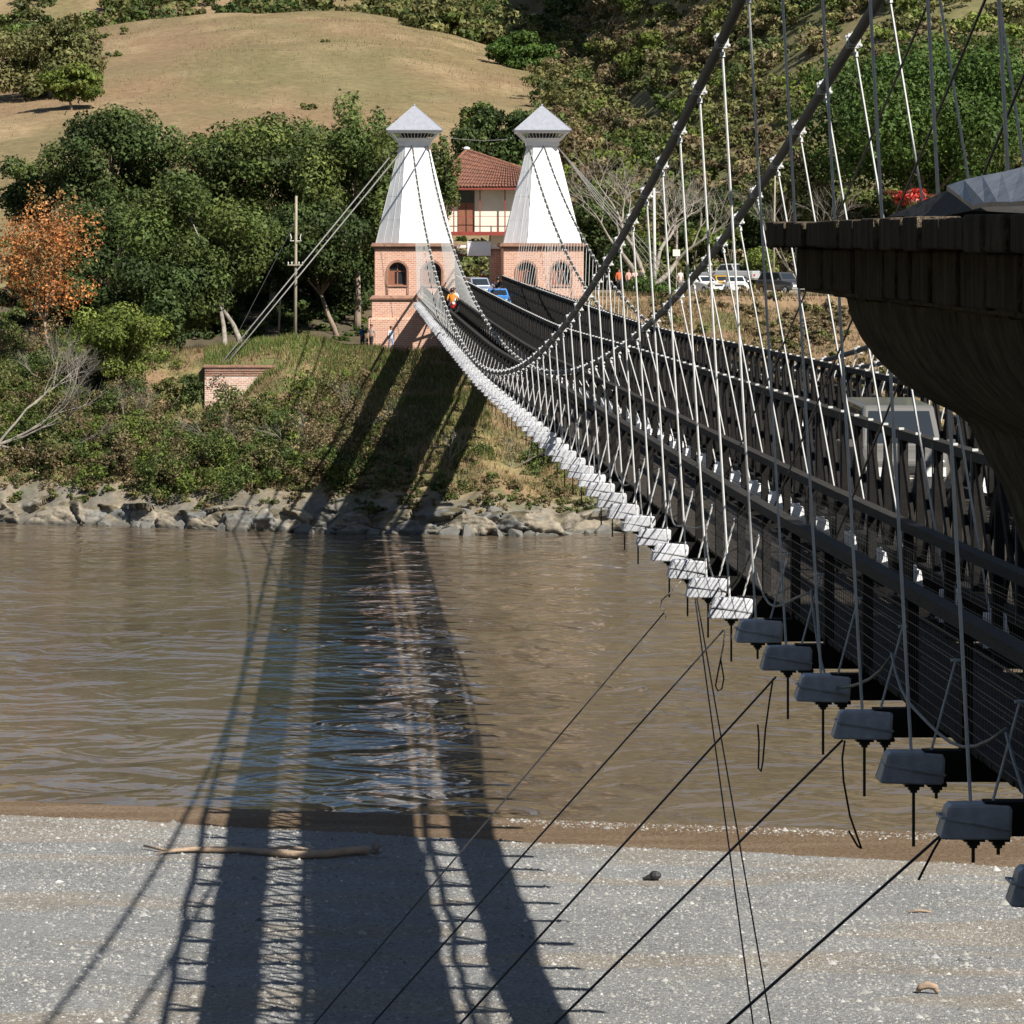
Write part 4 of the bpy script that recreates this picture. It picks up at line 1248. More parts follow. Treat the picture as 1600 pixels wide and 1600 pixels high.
def tower(name, label, cx, cy, dz, group):
    Z = lambda z: z + dz
    root = empty(name, (cx, cy, Z(9.4)), label, 'tower', group)
    mb = MB(); mb.loft([sq(3.30, Z(7.5), cx, cy), sq(3.30, Z(11.85), cx, cy), sq(3.22, Z(11.95), cx, cy)]); mb.build('plinth', M_brick, root, uv=True)
    mb = MB(); mb.loft([sq(3.05, Z(11.95), cx, cy), sq(3.05, Z(13.25), cx, cy)]); mb.build('base_wall', M_brick, root, uv=True)
    mb = MB(); mb.loft([sq(3.20, Z(13.25), cx, cy), sq(3.22, Z(13.37), cx, cy), sq(3.12, Z(13.42), cx, cy), sq(3.10, Z(13.5), cx, cy), sq(2.9, Z(13.56), cx, cy)]); mb.build('string_course', M_trim, root)
    # upper brick storey, arched windows front and back
    H = 2.84; z0, z1 = Z(13.56), Z(16.85)
    wall = MB()
    ops = [(-1.23, 1.30, Z(14.25), Z(15.25)), (1.23, 1.30, Z(14.25), Z(15.25))]
    for sgn in (-1, 1):
        T = (lambda x, y, z, sgn=sgn: (cx + x, cy + sgn * y, z))
        arch_wall(wall, -H, H, z0, z1, ops, H, H - 0.4, T)
        for (a, w, zb, zs) in ops:
            bm_ = MB(); arch_ring(bm_, a, w, Z(13.62), zs, 0.16, H - 0.02, H + 0.05, T); bm_.build('arch_surround', M_trim, root)
            wn = MB(); arch_ring(wn, a, w - 0.18, zb + .09, zs, 0.085, H - 0.34, H - 0.24, T)
            wn.add([T(a - w/2, H - .34, zb), T(a + w/2, H - .34, zb), T(a + w/2, H - .24, zb), T(a - w/2, H - .24, zb), T(a - w/2, H - .34, zb + .09), T(a + w/2, H - .34, zb + .09), T(a + w/2, H - .24, zb + .09), T(a - w/2, H - .24, zb + .09)],
                   [(0, 1, 2, 3), (4, 5, 6, 7), (0, 1, 5, 4), (2, 3, 7, 6), (1, 2, 6, 5), (0, 3, 7, 4)])
            for (xa, xb_, za, zb2) in ((a - .045, a + .045, zb + .09, zs + w/2 - .1), (a - w/2 + .09, a + w/2 - .09, zs - .04, zs + .04), (a - w/2 + .09, a - .2, zb + .09, zs - .04)):
                c = ((xa + xb_) / 2, H - .29, (za + zb2) / 2)
                wn.box(T(*c), (xb_ - xa, 0.07, zb2 - za))
            wo = wn.build('window', M_wood, root)
            n = 10
            poly = [(a - w/2 + .02, zb + .02), (a + w/2 - .02, zb + .02)] + [(a + (w/2 - .02) * math.cos(pi*i/n), zs + (w/2 - .02) * math.sin(pi*i/n)) for i in range(n + 1)]
            g = MB(); g.add([T(x, H - .305, z) for x, z in poly], [tuple(range(len(poly)))]); g.build('pane', M_glass, wo)
            sl = MB(); sl.box(T(a, H + .02, zb - .05), (w + .22, .14, .09)); sl.build('sill', M_trim, wo)
    for sgn in (-1, 1):
        x = cx + sgn * H
        wall.add([(x, cy - H, z0), (x, cy + H, z0), (x, cy + H, z1), (x, cy - H, z1)], [(0, 1, 2, 3)])
    wall.add(sq(H - 0.41, z0, cx, cy) + sq(H - 0.41, z1, cx, cy), [(0, 1, 5, 4), (1, 2, 6, 5), (2, 3, 7, 6), (3, 0, 4, 7)])
    wall.build('brick_wall', M_brick, root, uv=True)
    # corbelled cornice
    for k, (h, za, zb) in enumerate(((2.92, 16.85, 16.93), (3.0, 16.932, 17.02), (3.12, 17.022, 17.16), (3.06, 17.162, 17.26))):
        MB().loft([sq(h, Z(za), cx, cy), sq(h, Z(zb), cx, cy)]).build('cornice_course', M_trim, root)
    # white sheet-metal pyramid, eight facets
    lo, hi = sq(2.76, Z(17.26), cx, cy, 1.62), sq(1.06, Z(24.2), cx, cy, 0.42)
    core = Vector((cx, cy, Z(20)))
    for i in range(8):
        j = (i + 1) % 8
        q = [Vector(lo[i]), Vector(lo[j]), Vector(hi[j]), Vector(hi[i])]
        nrm = (q[1] - q[0]).cross(q[3] - q[0]).normalized()
        if nrm.dot(q[0] - core) < 0: nrm = -nrm
        fp = MB(); fp.loft([[p - nrm * 0.05 for p in q], q])
        fo = fp.build('cladding_panel', M_clad, root)
        sm = MB(); L_ = (q[1] - q[0]).length
        for t in ([0.0, 1/3, 2/3] if L_ > 1 else [0.0]):
            a_ = q[0].lerp(q[1], t) + nrm * 0.004; b_ = q[3].lerp(q[2], t) + nrm * 0.004
            sm.tube([a_, b_], 0.010, 4)
        for hfrac in (0.24, 0.48, 0.73):
            a_ = q[0].lerp(q[3], hfrac) + nrm * 0.003; b_ = q[1].lerp(q[2], hfrac) + nrm * 0.003
            sm.tube([a_, b_], 0.005, 4)
        sm.build('seam', M_clad, fo)
    # saddle block, open lantern and hipped cap
    MB().loft([sq(1.06, Z(24.2), cx, cy), sq(1.16, Z(24.22), cx, cy), sq(1.16, Z(24.46), cx, cy), sq(1.22, Z(24.48), cx, cy), sq(1.36, Z(24.76), cx, cy)]).build('collar', M_white, root)
    MB().loft([sq(0.95, Z(24.47), cx, cy), sq(0.95, Z(25.12), cx, cy)]).build('saddle_housing', M_iron, root)
    for sgn in (-1, 1):
        mb = MB()
        for i in range(13):
            t = -1 + 2 * i / 12
            mb.bar((cx + t * 1.28, cy + sgn * 1.33, Z(24.77)), (cx + t * 1.55, cy + sgn * 1.62, Z(25.10)), 0.03, 0.05, up=(0, sgn, 0))
        mb.build('lantern_slats', M_white, root)
        mb = MB()
        for i in range(13):
            t = -1 + 2 * i / 12
            mb.bar((cx + sgn * 1.33, cy + t * 1.28, Z(24.77)), (cx + sgn * 1.62, cy + t * 1.55, Z(25.10)), 0.03, 0.05, up=(sgn, 0, 0))
        mb.build('lantern_slats', M_white, root)
    for sx in (-1, 1):
        for sy in (-1, 1):
            MB().bar((cx + sx * 1.08, cy + sy * 1.08, Z(24.46)), (cx + sx * 1.7, cy + sy * 1.7, Z(25.12)), 0.12, 0.12).build('bracket', M_white, root)
    MB().loft([sq(1.66, Z(25.10), cx, cy), sq(1.9, Z(25.12), cx, cy), sq(1.93, Z(25.28), cx, cy)]).build('eave', M_white, root)
    rf = MB(); rf.loft([sq(2.03, Z(25.285), cx, cy), sq(2.03, Z(25.33), cx, cy), sq(0.05, Z(27.1), cx, cy)])
    ro = rf.build('roof', M_roofzinc, root)
    sm = MB()
    for i in range(4):
        a_, b_ = Vector(sq(2.03, Z(25.34), cx, cy)[i]), Vector((cx, cy, Z(27.11)))
        sm.tube([a_, b_], 0.03, 5)
    sm.ball((cx, cy, Z(27.15)), 0.09, 7, 5)
    sm.build('hip_flashing', M_roofzinc, ro)
    return root


tower('bridge_tower', 'white tapered sheet metal tower on brick base, left of the far pair', 4.60, 302.84, 0, 'far bridge towers')
tower('bridge_tower', 'white tapered sheet metal tower on brick base, right of the far pair', 13.75, 302.84, 0, 'far bridge towers')
tower('bridge_tower', 'white tapered tower of the near pair, left of the roadway beside the camera', 4.60, 4.0, 2.6, 'near bridge towers')
tower('bridge_tower', 'white tapered tower of the near pair, right of the roadway', 13.75, 4.0, 2.6, 'near bridge towers')

# backstays and the wire between the tower tops
def stays(name, label, starts, ends, r_):
    base = Vector(ends[0])
    root = empty(name, base, label, 'cable')
    for a, b in zip(starts, ends): MB().tube([a, b], r_, 6).build('wire_rope', M_rope, root, smooth=True)


stays('backstay', 'pair of grey backstay ropes from the left tower down to the brick anchor', [P(620, 232, 303), P(626, 238, 302)], [P(347, 566, 287.5), P(356, 566, 287)], 0.05)
stays('backstay', 'four grey backstay ropes from the right tower down to the right', [P(872, 230, 303), P(873, 232, 303), P(874, 233, 302.5), P(875, 234, 302)],
      [P(1082, 510, 309), P(1096, 512, 308), P(1112, 514, 307), P(1126, 514, 306)], 0.03)
w = []
for i in range(13):
    t = i / 12; p = P(694, 214, 302.8).lerp(P(806, 216, 302.8), t); p.z -= 4 * t * (1 - t) * 0.2; w.append(p)
tag(MB().tube(w, 0.022, 5).build('overhead_wire', M_rope, at=tuple(w[6])), 'thin slack wire strung between the two far tower tops', 'wire')

# ------------------------------------------------------------------ brick anchor wall on the far bank
a = P(320, 572, 286); b = P(449, 572, 286)
root = empty('anchor_block', (a.x, 286, 6.0), 'pale weathered brick anchor block in the grass bank left of the tower', 'anchor block')
MB().box(((a.x + b.x) / 2, 288.5, a.z - 2.0), (b.x - a.x, 5.0, 3.8)).build('brick_wall', M_oldbrick, root, uv=True)
MB().box(((a.x + b.x) / 2, 288.45, a.z - 0.02), (b.x - a.x + 0.16, 5.14, 0.14)).build('coping', M_trim, root)
for k in range(3):
    MB().box(((a.x + b.x) / 2, 285.97, a.z - 0.30 - 0.16 * k), (b.x - a.x, 0.05 - 0.012 * k, 0.075)).build('brick_band', M_trim, root)

# ------------------------------------------------------------------ near brick pavilion (upper right corner)
cx0, cy1 = 1.46, 14.8
root = empty('brick_pavilion', (3.0, 11.6, 12.0), 'shade-darkened brick building corner with corbelled cornice, at the right edge close by', 'building')
PV = root
xr, y0p = 4.25, 8.3
def inset(o, z): return [(cx0 + o, y0p + o, z), (xr - 0.0, y0p + o, z), (xr - 0.0, cy1 - o, z), (cx0 + o, cy1 - o, z)]
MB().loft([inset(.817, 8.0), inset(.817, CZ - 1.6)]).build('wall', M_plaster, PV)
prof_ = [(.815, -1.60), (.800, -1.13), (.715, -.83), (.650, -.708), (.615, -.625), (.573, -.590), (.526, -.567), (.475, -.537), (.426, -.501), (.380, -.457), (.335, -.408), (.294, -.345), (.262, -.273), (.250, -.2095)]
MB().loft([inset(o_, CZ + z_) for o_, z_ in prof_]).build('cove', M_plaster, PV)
MB().loft([inset(.02, CZ - .02), inset(.02, CZ + .03)]).build('cornice_core', M_plaster, PV)
MB().loft([inset(.12, CZ - .19), inset(.12, CZ - .01)]).build('cornice_core', M_plaster, PV)
rr = random.Random(44)
def brick_course(o, za, zb, ln, depth):
    y = y0p + o; k = 0
    while y < cy1 - o - 0.02:
        l = min(ln * rr.uniform(.85, 1.15), cy1 - o - y)
        jo = rr.uniform(-.012, .012); jz = rr.uniform(-.008, .008)
        m_ = MB(); h = (zb - za) + jz
        m_.box((cx0 + o + jo + depth / 2, y + l / 2, (za + zb) / 2), (depth, l - .012, h))
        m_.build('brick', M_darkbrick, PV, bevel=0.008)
        y += l
    x = cx0 + o + depth
    while x < xr - 0.03:
        l = min(ln * rr.uniform(.85, 1.15), xr - x)
        m_ = MB(); m_.box((x + l / 2, cy1 - o - depth / 2 + rr.uniform(-.01, .01), (za + zb) / 2), (l - .012, depth, zb - za)); m_.build('brick', M_darkbrick, PV, bevel=0.008)
        x += l
brick_course(0.0, CZ - .035, CZ + .05, 0.30, 0.12)
brick_course(0.09, CZ - .178, CZ - .038, 0.26, 0.14)
brick_course(0.20, CZ - .205, CZ - .18, 0.24, 0.12)
# low sheet roof
q = [P(1479, 290, 13.0), P(1519, 321, 12.0), P(1680, 302, 9.6), P(1700, 232, 11.0)]
up_ = Vector((0, 0, .012))
mb = MB()
n = 7
ra, rb = [], []
for i in range(n + 1):
    t = i / n; wv = Vector((0, 0, 0.004 * math.sin(t * 9)))
    ra.append(q[0].lerp(q[3], t) + wv); rb.append(q[1].lerp(q[2], t) + wv)
for i in range(n):
    mb.loft([[ra[i], ra[i+1], rb[i+1], rb[i]], [ra[i] - up_, ra[i+1] - up_, rb[i+1] - up_, rb[i] - up_]])
mb.build('roof_sheet', M_roofold, PV)
mb = MB(); t_ = [P(1388, 338, 14.2), q[0] - up_ * 1.2, q[1] - up_ * 1.2, P(1470, 338, 12.6)]
mb.loft([t_, [p + Vector((0.5, -.3, -.03)) for p in t_]]); mb.build('roof_gable', M_rust, PV)
MB().box(((cx0 + xr) / 2 + .25, 11.2, CZ + .02), (xr - cx0 - .6, 5.4, .06)).build('roof_deck', M_rust, PV)

# ------------------------------------------------------------------ house between the towers
HY = 336.0
hx0, hx1 = P(682, 0, HY).x, P(830, 0, HY).x
ze, zr = P(0, 294, HY).z, P(0, 234, HY).z
zf = P(0, 362, HY).z
root = empty('house', ((hx0 + hx1) / 2, HY, gz(9, HY)), 'two storey cream house with red clay tile roof between the towers', 'house')
HS = root
MB().box(((hx0 + hx1) / 2, HY + 3.1, (zf + ze) / 2), (hx1 - hx0, 5.0, ze - zf)).build('wall', M_cream, HS)
MB().box(((hx0 + hx1) / 2 + 2.2, HY + 4.3, (12.5 + zf) / 2), (hx1 - hx0 - 4.4, 4.8, zf - 12.5)).build('wall', M_cream, HS)
MB().box(((hx0 + hx1) / 2, HY + 1.9, zf - .15), (hx1 - hx0 + .2, 4.2, .3)).build('balcony_floor', M_red, HS)
x0, x1 = P(716, 0, HY).x, P(742, 0, HY).x
d_ = MB().box(((x0 + x1) / 2, HY + 0.57, (zf + P(0, 298, HY).z) / 2), (x1 - x0, .08, P(0, 298, HY).z - zf)).build('door', M_wood, HS)
MB().box(((x0 + x1) / 2, HY + 0.51, P(0, 308, HY).z), (x1 - x0 - .1, .06, .9)).build('fanlight', M_glass, d_)
MB().box(((x0 + x1) / 2, HY + 0.51, (zf + P(0, 318, HY).z) / 2), (.05, .06, P(0, 318, HY).z - zf)).build('door_stile', M_rust, d_)
for px in (691, 709, 750, 789, 820):
    MB().box((P(px, 0, HY).x, HY, (zf + ze) / 2), (.09, .09, ze - zf)).build('balcony_post', M_red, HS)
for px in (778, 700):
    MB().box((P(px, 0, HY).x, HY + .02, zf + .6), (.06, .06, 1.2)).build('balcony_post', M_red, HS)
for py in (338,):
    z = P(0, py, HY).z; MB().box(((hx0 + hx1) / 2, HY, z), (hx1 - hx0, .035, .035)).build('balcony_rail', M_red, HS)
# hipped roof with courses of barrel tiles
ex0, ex1 = hx0 - .5, hx1 + .6
ap = P(729, 234, HY + 2.6)
deck = MB(); yb_ = HY + 8
R0 = [(ex0, HY - .7, ze), (ex1, HY - .7, ze), (ex1, yb_, ze), (ex0, yb_, ze)]
R1 = [(ap.x, HY + 2.6, zr - .05), (ex1 - 1.0, HY + 2.6, zr - 1.6), (ex1 - 1.0, HY + 4.2, zr - 1.6), (ap.x, HY + 4.2, zr - .05)]
rf = deck.loft([R0, R1]).build('roof', M_tile, HS)
tl = MB(); nx = 34
for i in range(nx):
    t = (i + .5) / nx
    a_ = Vector(R0[0]).lerp(Vector(R0[1]), t); b_ = Vector(R1[0]).lerp(Vector(R1[1]), t)
    nseg = 9
    for j in range(nseg):
        p, q_ = a_.lerp(b_, j / nseg), a_.lerp(b_, (j + 1.12) / nseg)
        w0 = .125 * (1 - .45 * j / nseg)
        mid = Vector((0, 0, .06))
        tl.tube([p + mid * (0.9 + .4 * random.random()), q_ + mid * .35], [w0, w0 * .8], 6, cap=False)
tag(tl.build('barrel_tiles', M_tile, rf), kind='stuff')
MB().tube([Vector(R1[0]) + Vector((0, 0, .1)), Vector(R1[1]) + Vector((0, 0, .1))], .13, 7).build('ridge_tiles', M_tile, rf)
MB().tube([Vector(R0[0]) + Vector((0, 0, .1)), Vector(R1[0]) + Vector((0, 0, .1))], .13, 7).build('ridge_tiles', M_tile, rf)
MB().ball(Vector(R1[0]) + Vector((0, 0, .2)), (.28, .28, .16), 8, 5).build('finial', M_white, rf)
MB().box(((ex0 + ex1) / 2, HY - .66, ze - .06), (ex1 - ex0, .08, .12)).build('fascia', M_red, HS)

# shaded outbuilding behind the trees on the left
OY = 338.0
c = P(432, 440, OY)
root = empty('outbuilding', (c.x, OY, gz(c.x, OY)), 'dim shaded outbuilding wall under the dark trees left of the pole', 'building')
MB().box((c.x, OY + 2, c.z - .6), (4.2, 3.6, 4.2)).build('wall', M_conc, root)
MB().box((c.x + .2, OY + .17, c.z + .1), (.9, .06, 1.3)).build('window', M_glass, root)
MB().box((c.x, OY + 2, c.z + 1.6), (4.8, 4.4, .2)).build('roof', M_tile, root)

# gate pillar, sign board on its beam
GY = 306.0
a, b = P(767, 392, GY), P(789, 432, GY)
root = empty('brick_pillar', ((a.x + b.x) / 2, GY, 13.4), 'square brick gate pillar beside the right tower', 'pillar')
MB().box(((a.x + b.x) / 2, GY + .5, (a.z + 13.0) / 2), (b.x - a.x, 1.0, a.z - 13.0)).build('shaft', M_brick, root, uv=True)
MB().box(((a.x + b.x) / 2, GY + .5, a.z + .08), (b.x - a.x + .2, 1.2, .16)).build('cap', M_trim, root)
a, b = P(731, 378, GY), P(766, 399, GY)
root = empty('sign_board', ((a.x + b.x) / 2, GY, b.z), 'blank pale blue sign board on a white beam over the roadway', 'sign')
MB().box(((a.x + b.x) / 2, GY - .1, (a.z + b.z) / 2), (b.x - a.x, .05, a.z - b.z)).build('board', M_sign, root)
fr = MB()
for z in (a.z, b.z): fr.box(((a.x + b.x) / 2, GY - .13, z), (b.x - a.x + .1, .07, .06))
for x in (a.x, b.x): fr.box((x, GY - .127, (a.z + b.z) / 2), (.06, .07, a.z - b.z + .05))
fr.build('frame', M_white, root)
c = P(731, 385, GY)
MB().bar((7.2, GY, c.z), (11.2, GY, c.z), .12, .16).build('beam', M_white, root)
root = empty('red_beam', P(760, 400, GY + 3), 'thin red beam spanning behind the sign board', 'beam')
MB().bar(P(716, 399, GY + 3), P(790, 399, GY + 3), .12, .16).build('beam', M_red, root)

# ------------------------------------------------------------------ poles
b = P(461, 530, 297); top = P(463, 306, 297)
root = empty('utility_pole', (b.x, 297, gz(b.x, 297)), 'tall bare wooden utility pole standing on the grass mound', 'pole')
MB().tube([(b.x, 297, gz(b.x, 297) - .5), b.lerp(top, .5), top], [.13, .115, .09], 8).build('pole', M_pole, root, smooth=True)
c = P(461.5, 414, 296.8)
MB().bar(c + Vector((-.55, 0, 0)), c + Vector((.55, 0, 0)), .08, .09).build('crossarm', M_pole, root)
for dx in (-.5, -.25, .25, .5): MB().tube([c + Vector((dx, 0, .04)), c + Vector((dx, 0, .18)), c + Vector((dx, 0, .22))], [.03, .045, .02], 6).build('insulator', M_ceram, root)
c = P(462, 372, 296.8)
for dx in (-.38, .38):
    MB().tube([c + Vector((dx * .3, 0, -.2)), c + Vector((dx, 0, -.2)), c + Vector((dx * .8, 0, 0)), c + Vector((dx, 0, .3))], .03, 6).build('insulator', M_ceram, root)
MB().tube([P(462, 345, 297), P(372, 520, 294)], .015, 5).build('guy_wire', M_wire, root)
b = P(1023, 432, 322); top = P(1022, 294, 322)
root = empty('utility_pole', (b.x, 322, gz(b.x, 322)), 'pale grey concrete lamp pole in front of the leafless tree', 'pole')
MB().tube([(b.x, 322, gz(b.x, 322) - .4), top], [.16, .09], 10).build('pole', M_conc, root, smooth=True)
MB().bar(top + Vector((-.4, 0, -.3)), top + Vector((.4, 0, -.3)), .07, .07).build('crossarm', M_conc, root)
for k, (px, ya_, yb_, Y, lab) in enumerate(((1208, 275, 440, 318, 'slim reddish wooden post behind the near cornice edge'), (1110, 440, 490, 304, 'short slim pale post on the red earth embankment'), (435, 465, 530, 312, 'thin fence post in the shaded yard left of the pole'))):
    b, t = P(px, yb_, Y), P(px + 3, ya_, Y)
    root = empty('wooden_post', (b.x, Y, gz(b.x, Y)), lab, 'post')
    MB().tube([(b.x, Y, min(gz(b.x, Y) - .3, b.z)), t], [.09, .06], 7).build('post', M_pole, root, smooth=True)
c = P(1057, 395, 322)
root = empty('board', (c.x, 322, gz(c.x, 322)), 'cream board on a post by the people at the car park', 'sign')
MB().box(c, (.55, .05, .5)).build('panel', M_cream, root); MB().tube([(c.x, 322.05, gz(c.x, 322) - .2), c + Vector((0, .05, 0))], .04, 6).build('post', M_pole, root)


# ------------------------------------------------------------------ vehicles
def paint(name, c): return mat(name, c, 0.3, var=0.08, scale=2, coat=0.6)


def car(label, loc, rz, color, kind='sedan', cat='car', name='parked_car'):
    """x across, front towards -y"""
    Lc, Wc = {'sedan': (4.2, 1.62), 'pickup': (5.0, 1.78), 'van': (3.9, 1.56), 'suv': (4.2, 1.7)}[kind]
    loc = Vector(loc)
    root = empty(name, loc, label, cat); root.rotation_euler.z = rz
    M = paint('paint_' + label.split()[0] + str(len(MATS)), color)
    h = Lc / 2
    if kind == 'sedan':
        lower = [(-h, .35, .62, .80), (-h + .12, .25, .72, .92), (-h + .9, .2, .84, 1), (-.75, .2, .92, 1), (1.0, .2, .94, 1), (h - .5, .22, .92, 1), (h - .08, .28, .84, .95), (h, .38, .68, .85)]
        cab = [(-.85, .92, .92, .93), (-.30, 1.33, .78, .93), (.55, 1.38, .78, .93), (1.30, .94, .90, .93)]
    elif kind == 'pickup':
        lower = [(-h, .45, .75, .85), (-h + .12, .35, .9, .95), (-h + 1.0, .3, 1.0, 1), (-.9, .3, 1.05, 1), (.6, .3, 1.06, 1), (h - .1, .35, 1.05, 1), (h, .4, 1.02, .98)]
        cab = [(-1.0, 1.05, .93, .93), (-.55, 1.55, .80, .93), (.45, 1.60, .80, .93), (.75, 1.06, .92, .93)]
    elif kind == 'van':
        lower = [(-h, .35, .8, .9), (-h + .15, .25, .95, .97), (-h + .6, .22, 1.0, 1), (h - .2, .22, 1.0, 1), (h, .3, .95, .97)]
        cab = [(-h + .5, 1.0, .96, .97), (-h + .95, 1.68, .84, .93), (h - .45, 1.72, .84, .93), (h - .05, 1.0, .95, .97)]
    else:
        lower = [(-h, .4, .75, .88), (-h + .12, .3, .9, .96), (-h + 1.0, .26, 1.0, 1), (-.8, .26, 1.04, 1), (h - .1, .28, 1.04, 1), (h, .34, 1.0, .97)]
        cab = [(-.85, 1.04, .95, .95), (-.4, 1.6, .83, .93), (h - .5, 1.64, .83, .93), (h - .1, 1.04, .95, .95)]
    mb = MB(); rings = []
    for (y, zb, zt, ws) in lower:
        w = Wc / 2 * ws; zm = zb + (zt - zb) * .55
        rings.append([(-w * .9, y, zb), (w * .9, y, zb), (w, y, zb + .1), (w * 1.0, y, zm), (w * .93, y, zt - .02), (w * .80, y, zt), (-w * .80, y, zt), (-w * .93, y, zt - .02), (-w, y, zm), (-w, y, zb + .1)])
    mb.loft(rings)
    rings = []
    for (y, z, ws, _) in cab:
        w = Wc / 2 * ws * .9
        rings.append((y, z, w))
    (ya, za, wa), (yb, zb, wb), (yc, zc, wc), (yd, zd, wd) = rings
    zbelt = za - .02
    low = [(-wa, ya, zbelt), (wa, ya, zbelt), (wd, yd, zbelt), (-wd, yd, zbelt)]
    top = [(-wb, yb, zb), (wb, yb, zb), (wc, yc, zc), (-wc, yc, zc)]
    mb.loft([low, top])
    def place(m_, nm, mt, par=root, **kw):
        me = m_.mesh(nm, mt, (0, 0, 0), kw.get('smooth', False))
        o = bpy.data.objects.new(nm, me); COL.objects.link(o); o.parent = par
        return o
    bo = place(mb, 'body', M)
    md = bo.modifiers.new('bevel', 'BEVEL'); md.width = 0.05; md.segments = 2; md.limit_method = 'ANGLE'
    low = [Vector(p) for p in low]; top = [Vector(p) for p in top]
    ctr = Vector((0, 0, zbelt + .2))
    for i, nm in enumerate(('windshield', 'side_window', 'rear_window', 'side_window')):
        j = (i + 1) % 4
        q = [low[i].lerp(top[i], .12).lerp(low[j].lerp(top[j], .12), .07), low[j].lerp(top[j], .12).lerp(low[i].lerp(top[i], .12), .07),
             low[j].lerp(top[j], .86).lerp(low[i].lerp(top[i], .86), .08), low[i].lerp(top[i], .86).lerp(low[j].lerp(top[j], .86), .08)]
        nr = (q[1] - q[0]).cross(q[3] - q[0]).normalized()
        if nr.dot(q[0] - ctr) < 0: nr = -nr
        m_ = MB(); m_.loft([[p - nr * .02 for p in q], [p + nr * .008 for p in q]]); place(m_, nm, M_glass)
    for sx in (-1, 1):
        for y in (-h + .75, h - .75):
            m_ = MB(); m_.wheel((sx * (Wc / 2 - .09), y, .31), .31, .2); wo = place(m_, 'wheel', M_tyre)
            m_ = MB(); m_.wheel((sx * (Wc / 2 + .005), y, .31), .18, .04); place(m_, 'rim', M_chrome, wo)
        m_ = MB(); m_.box((sx * (Wc / 2 - .28), -h - .004, .62), (.32, .06, .15)); place(m_, 'headlight', M_lamp)
        m_ = MB(); m_.box((sx * (Wc / 2 - .22), h - .02, .70), (.26, .06, .18)); place(m_, 'tail_lamp', M_tail)
        m_ = MB(); m_.box((sx * (Wc / 2 + .07), ya + .25, zbelt + .08), (.14, .08, .12)); place(m_, 'mirror', M)
    for y in (-h - .03, h + .02):
        m_ = MB(); m_.box((0, y, .43), (Wc * .94, .12, .16)); place(m_, 'bumper', M_chrome if kind != 'sedan' else M)
    m_ = MB(); m_.box((0, -h - .05, .46), (.42, .03, .12)); place(m_, 'number_plate', M_cream)
    m_ = MB(); m_.box((0, -h - .005, .66), (.7, .04, .12)); place(m_, 'grille', M_iron)
    if kind == 'pickup':
        m_ = MB(); m_.box((0, 1.65, 1.065), (1.5, 1.5, .03)); place(m_, 'cargo_bed', M_iron)
    return root


dk = lambda Y: ZB(Y) + 0.205
car('bright blue car driving towards the camera on the roadway', (9.40, 269, dk(269)), 0.02, (0.05, 0.22, 0.55), 'sedan', name='blue_car')
car('grey blue car entering the bridge behind the bright blue car', (9.05, 300.5, dk(300.5)), 0.30, (0.20, 0.25, 0.34), 'suv', name='grey_car')
car('white van on the roadway seen through the near truss', (9.15, 71.5, dk(71.5)), 0.0, (0.13, 0.125, 0.115), 'van', 'van', name='white_van')
pk_ = P(1142, 420, 326)
def gnd(px, Y): x = P(px, 0, Y).x; return (x, Y, gz(x, Y) + .01)
car('silver grey pickup truck parked behind the white cars', tuple(Vector(gnd(1142, 330)) + Vector((0, 0, .55))), -2.2, (0.36, 0.37, 0.38), 'pickup', 'pickup', name='pickup_truck')
car('white parked car facing the river, right of the yellow one', gnd(1149, 312), 0.05, (0.66, 0.66, 0.64), 'sedan')
car('white parked car left of the yellow one', gnd(1098, 313), 0.5, (0.68, 0.68, 0.66), 'sedan')
car('yellow taxi parked between two white cars', gnd(1127, 316), 0.25, (0.55, 0.30, 0.02), 'sedan', 'taxi', name='yellow_taxi')
car('dark car parked behind dry twigs at the cornice edge', gnd(1222, 314), 0.6, (0.05, 0.05, 0.055), 'suv')


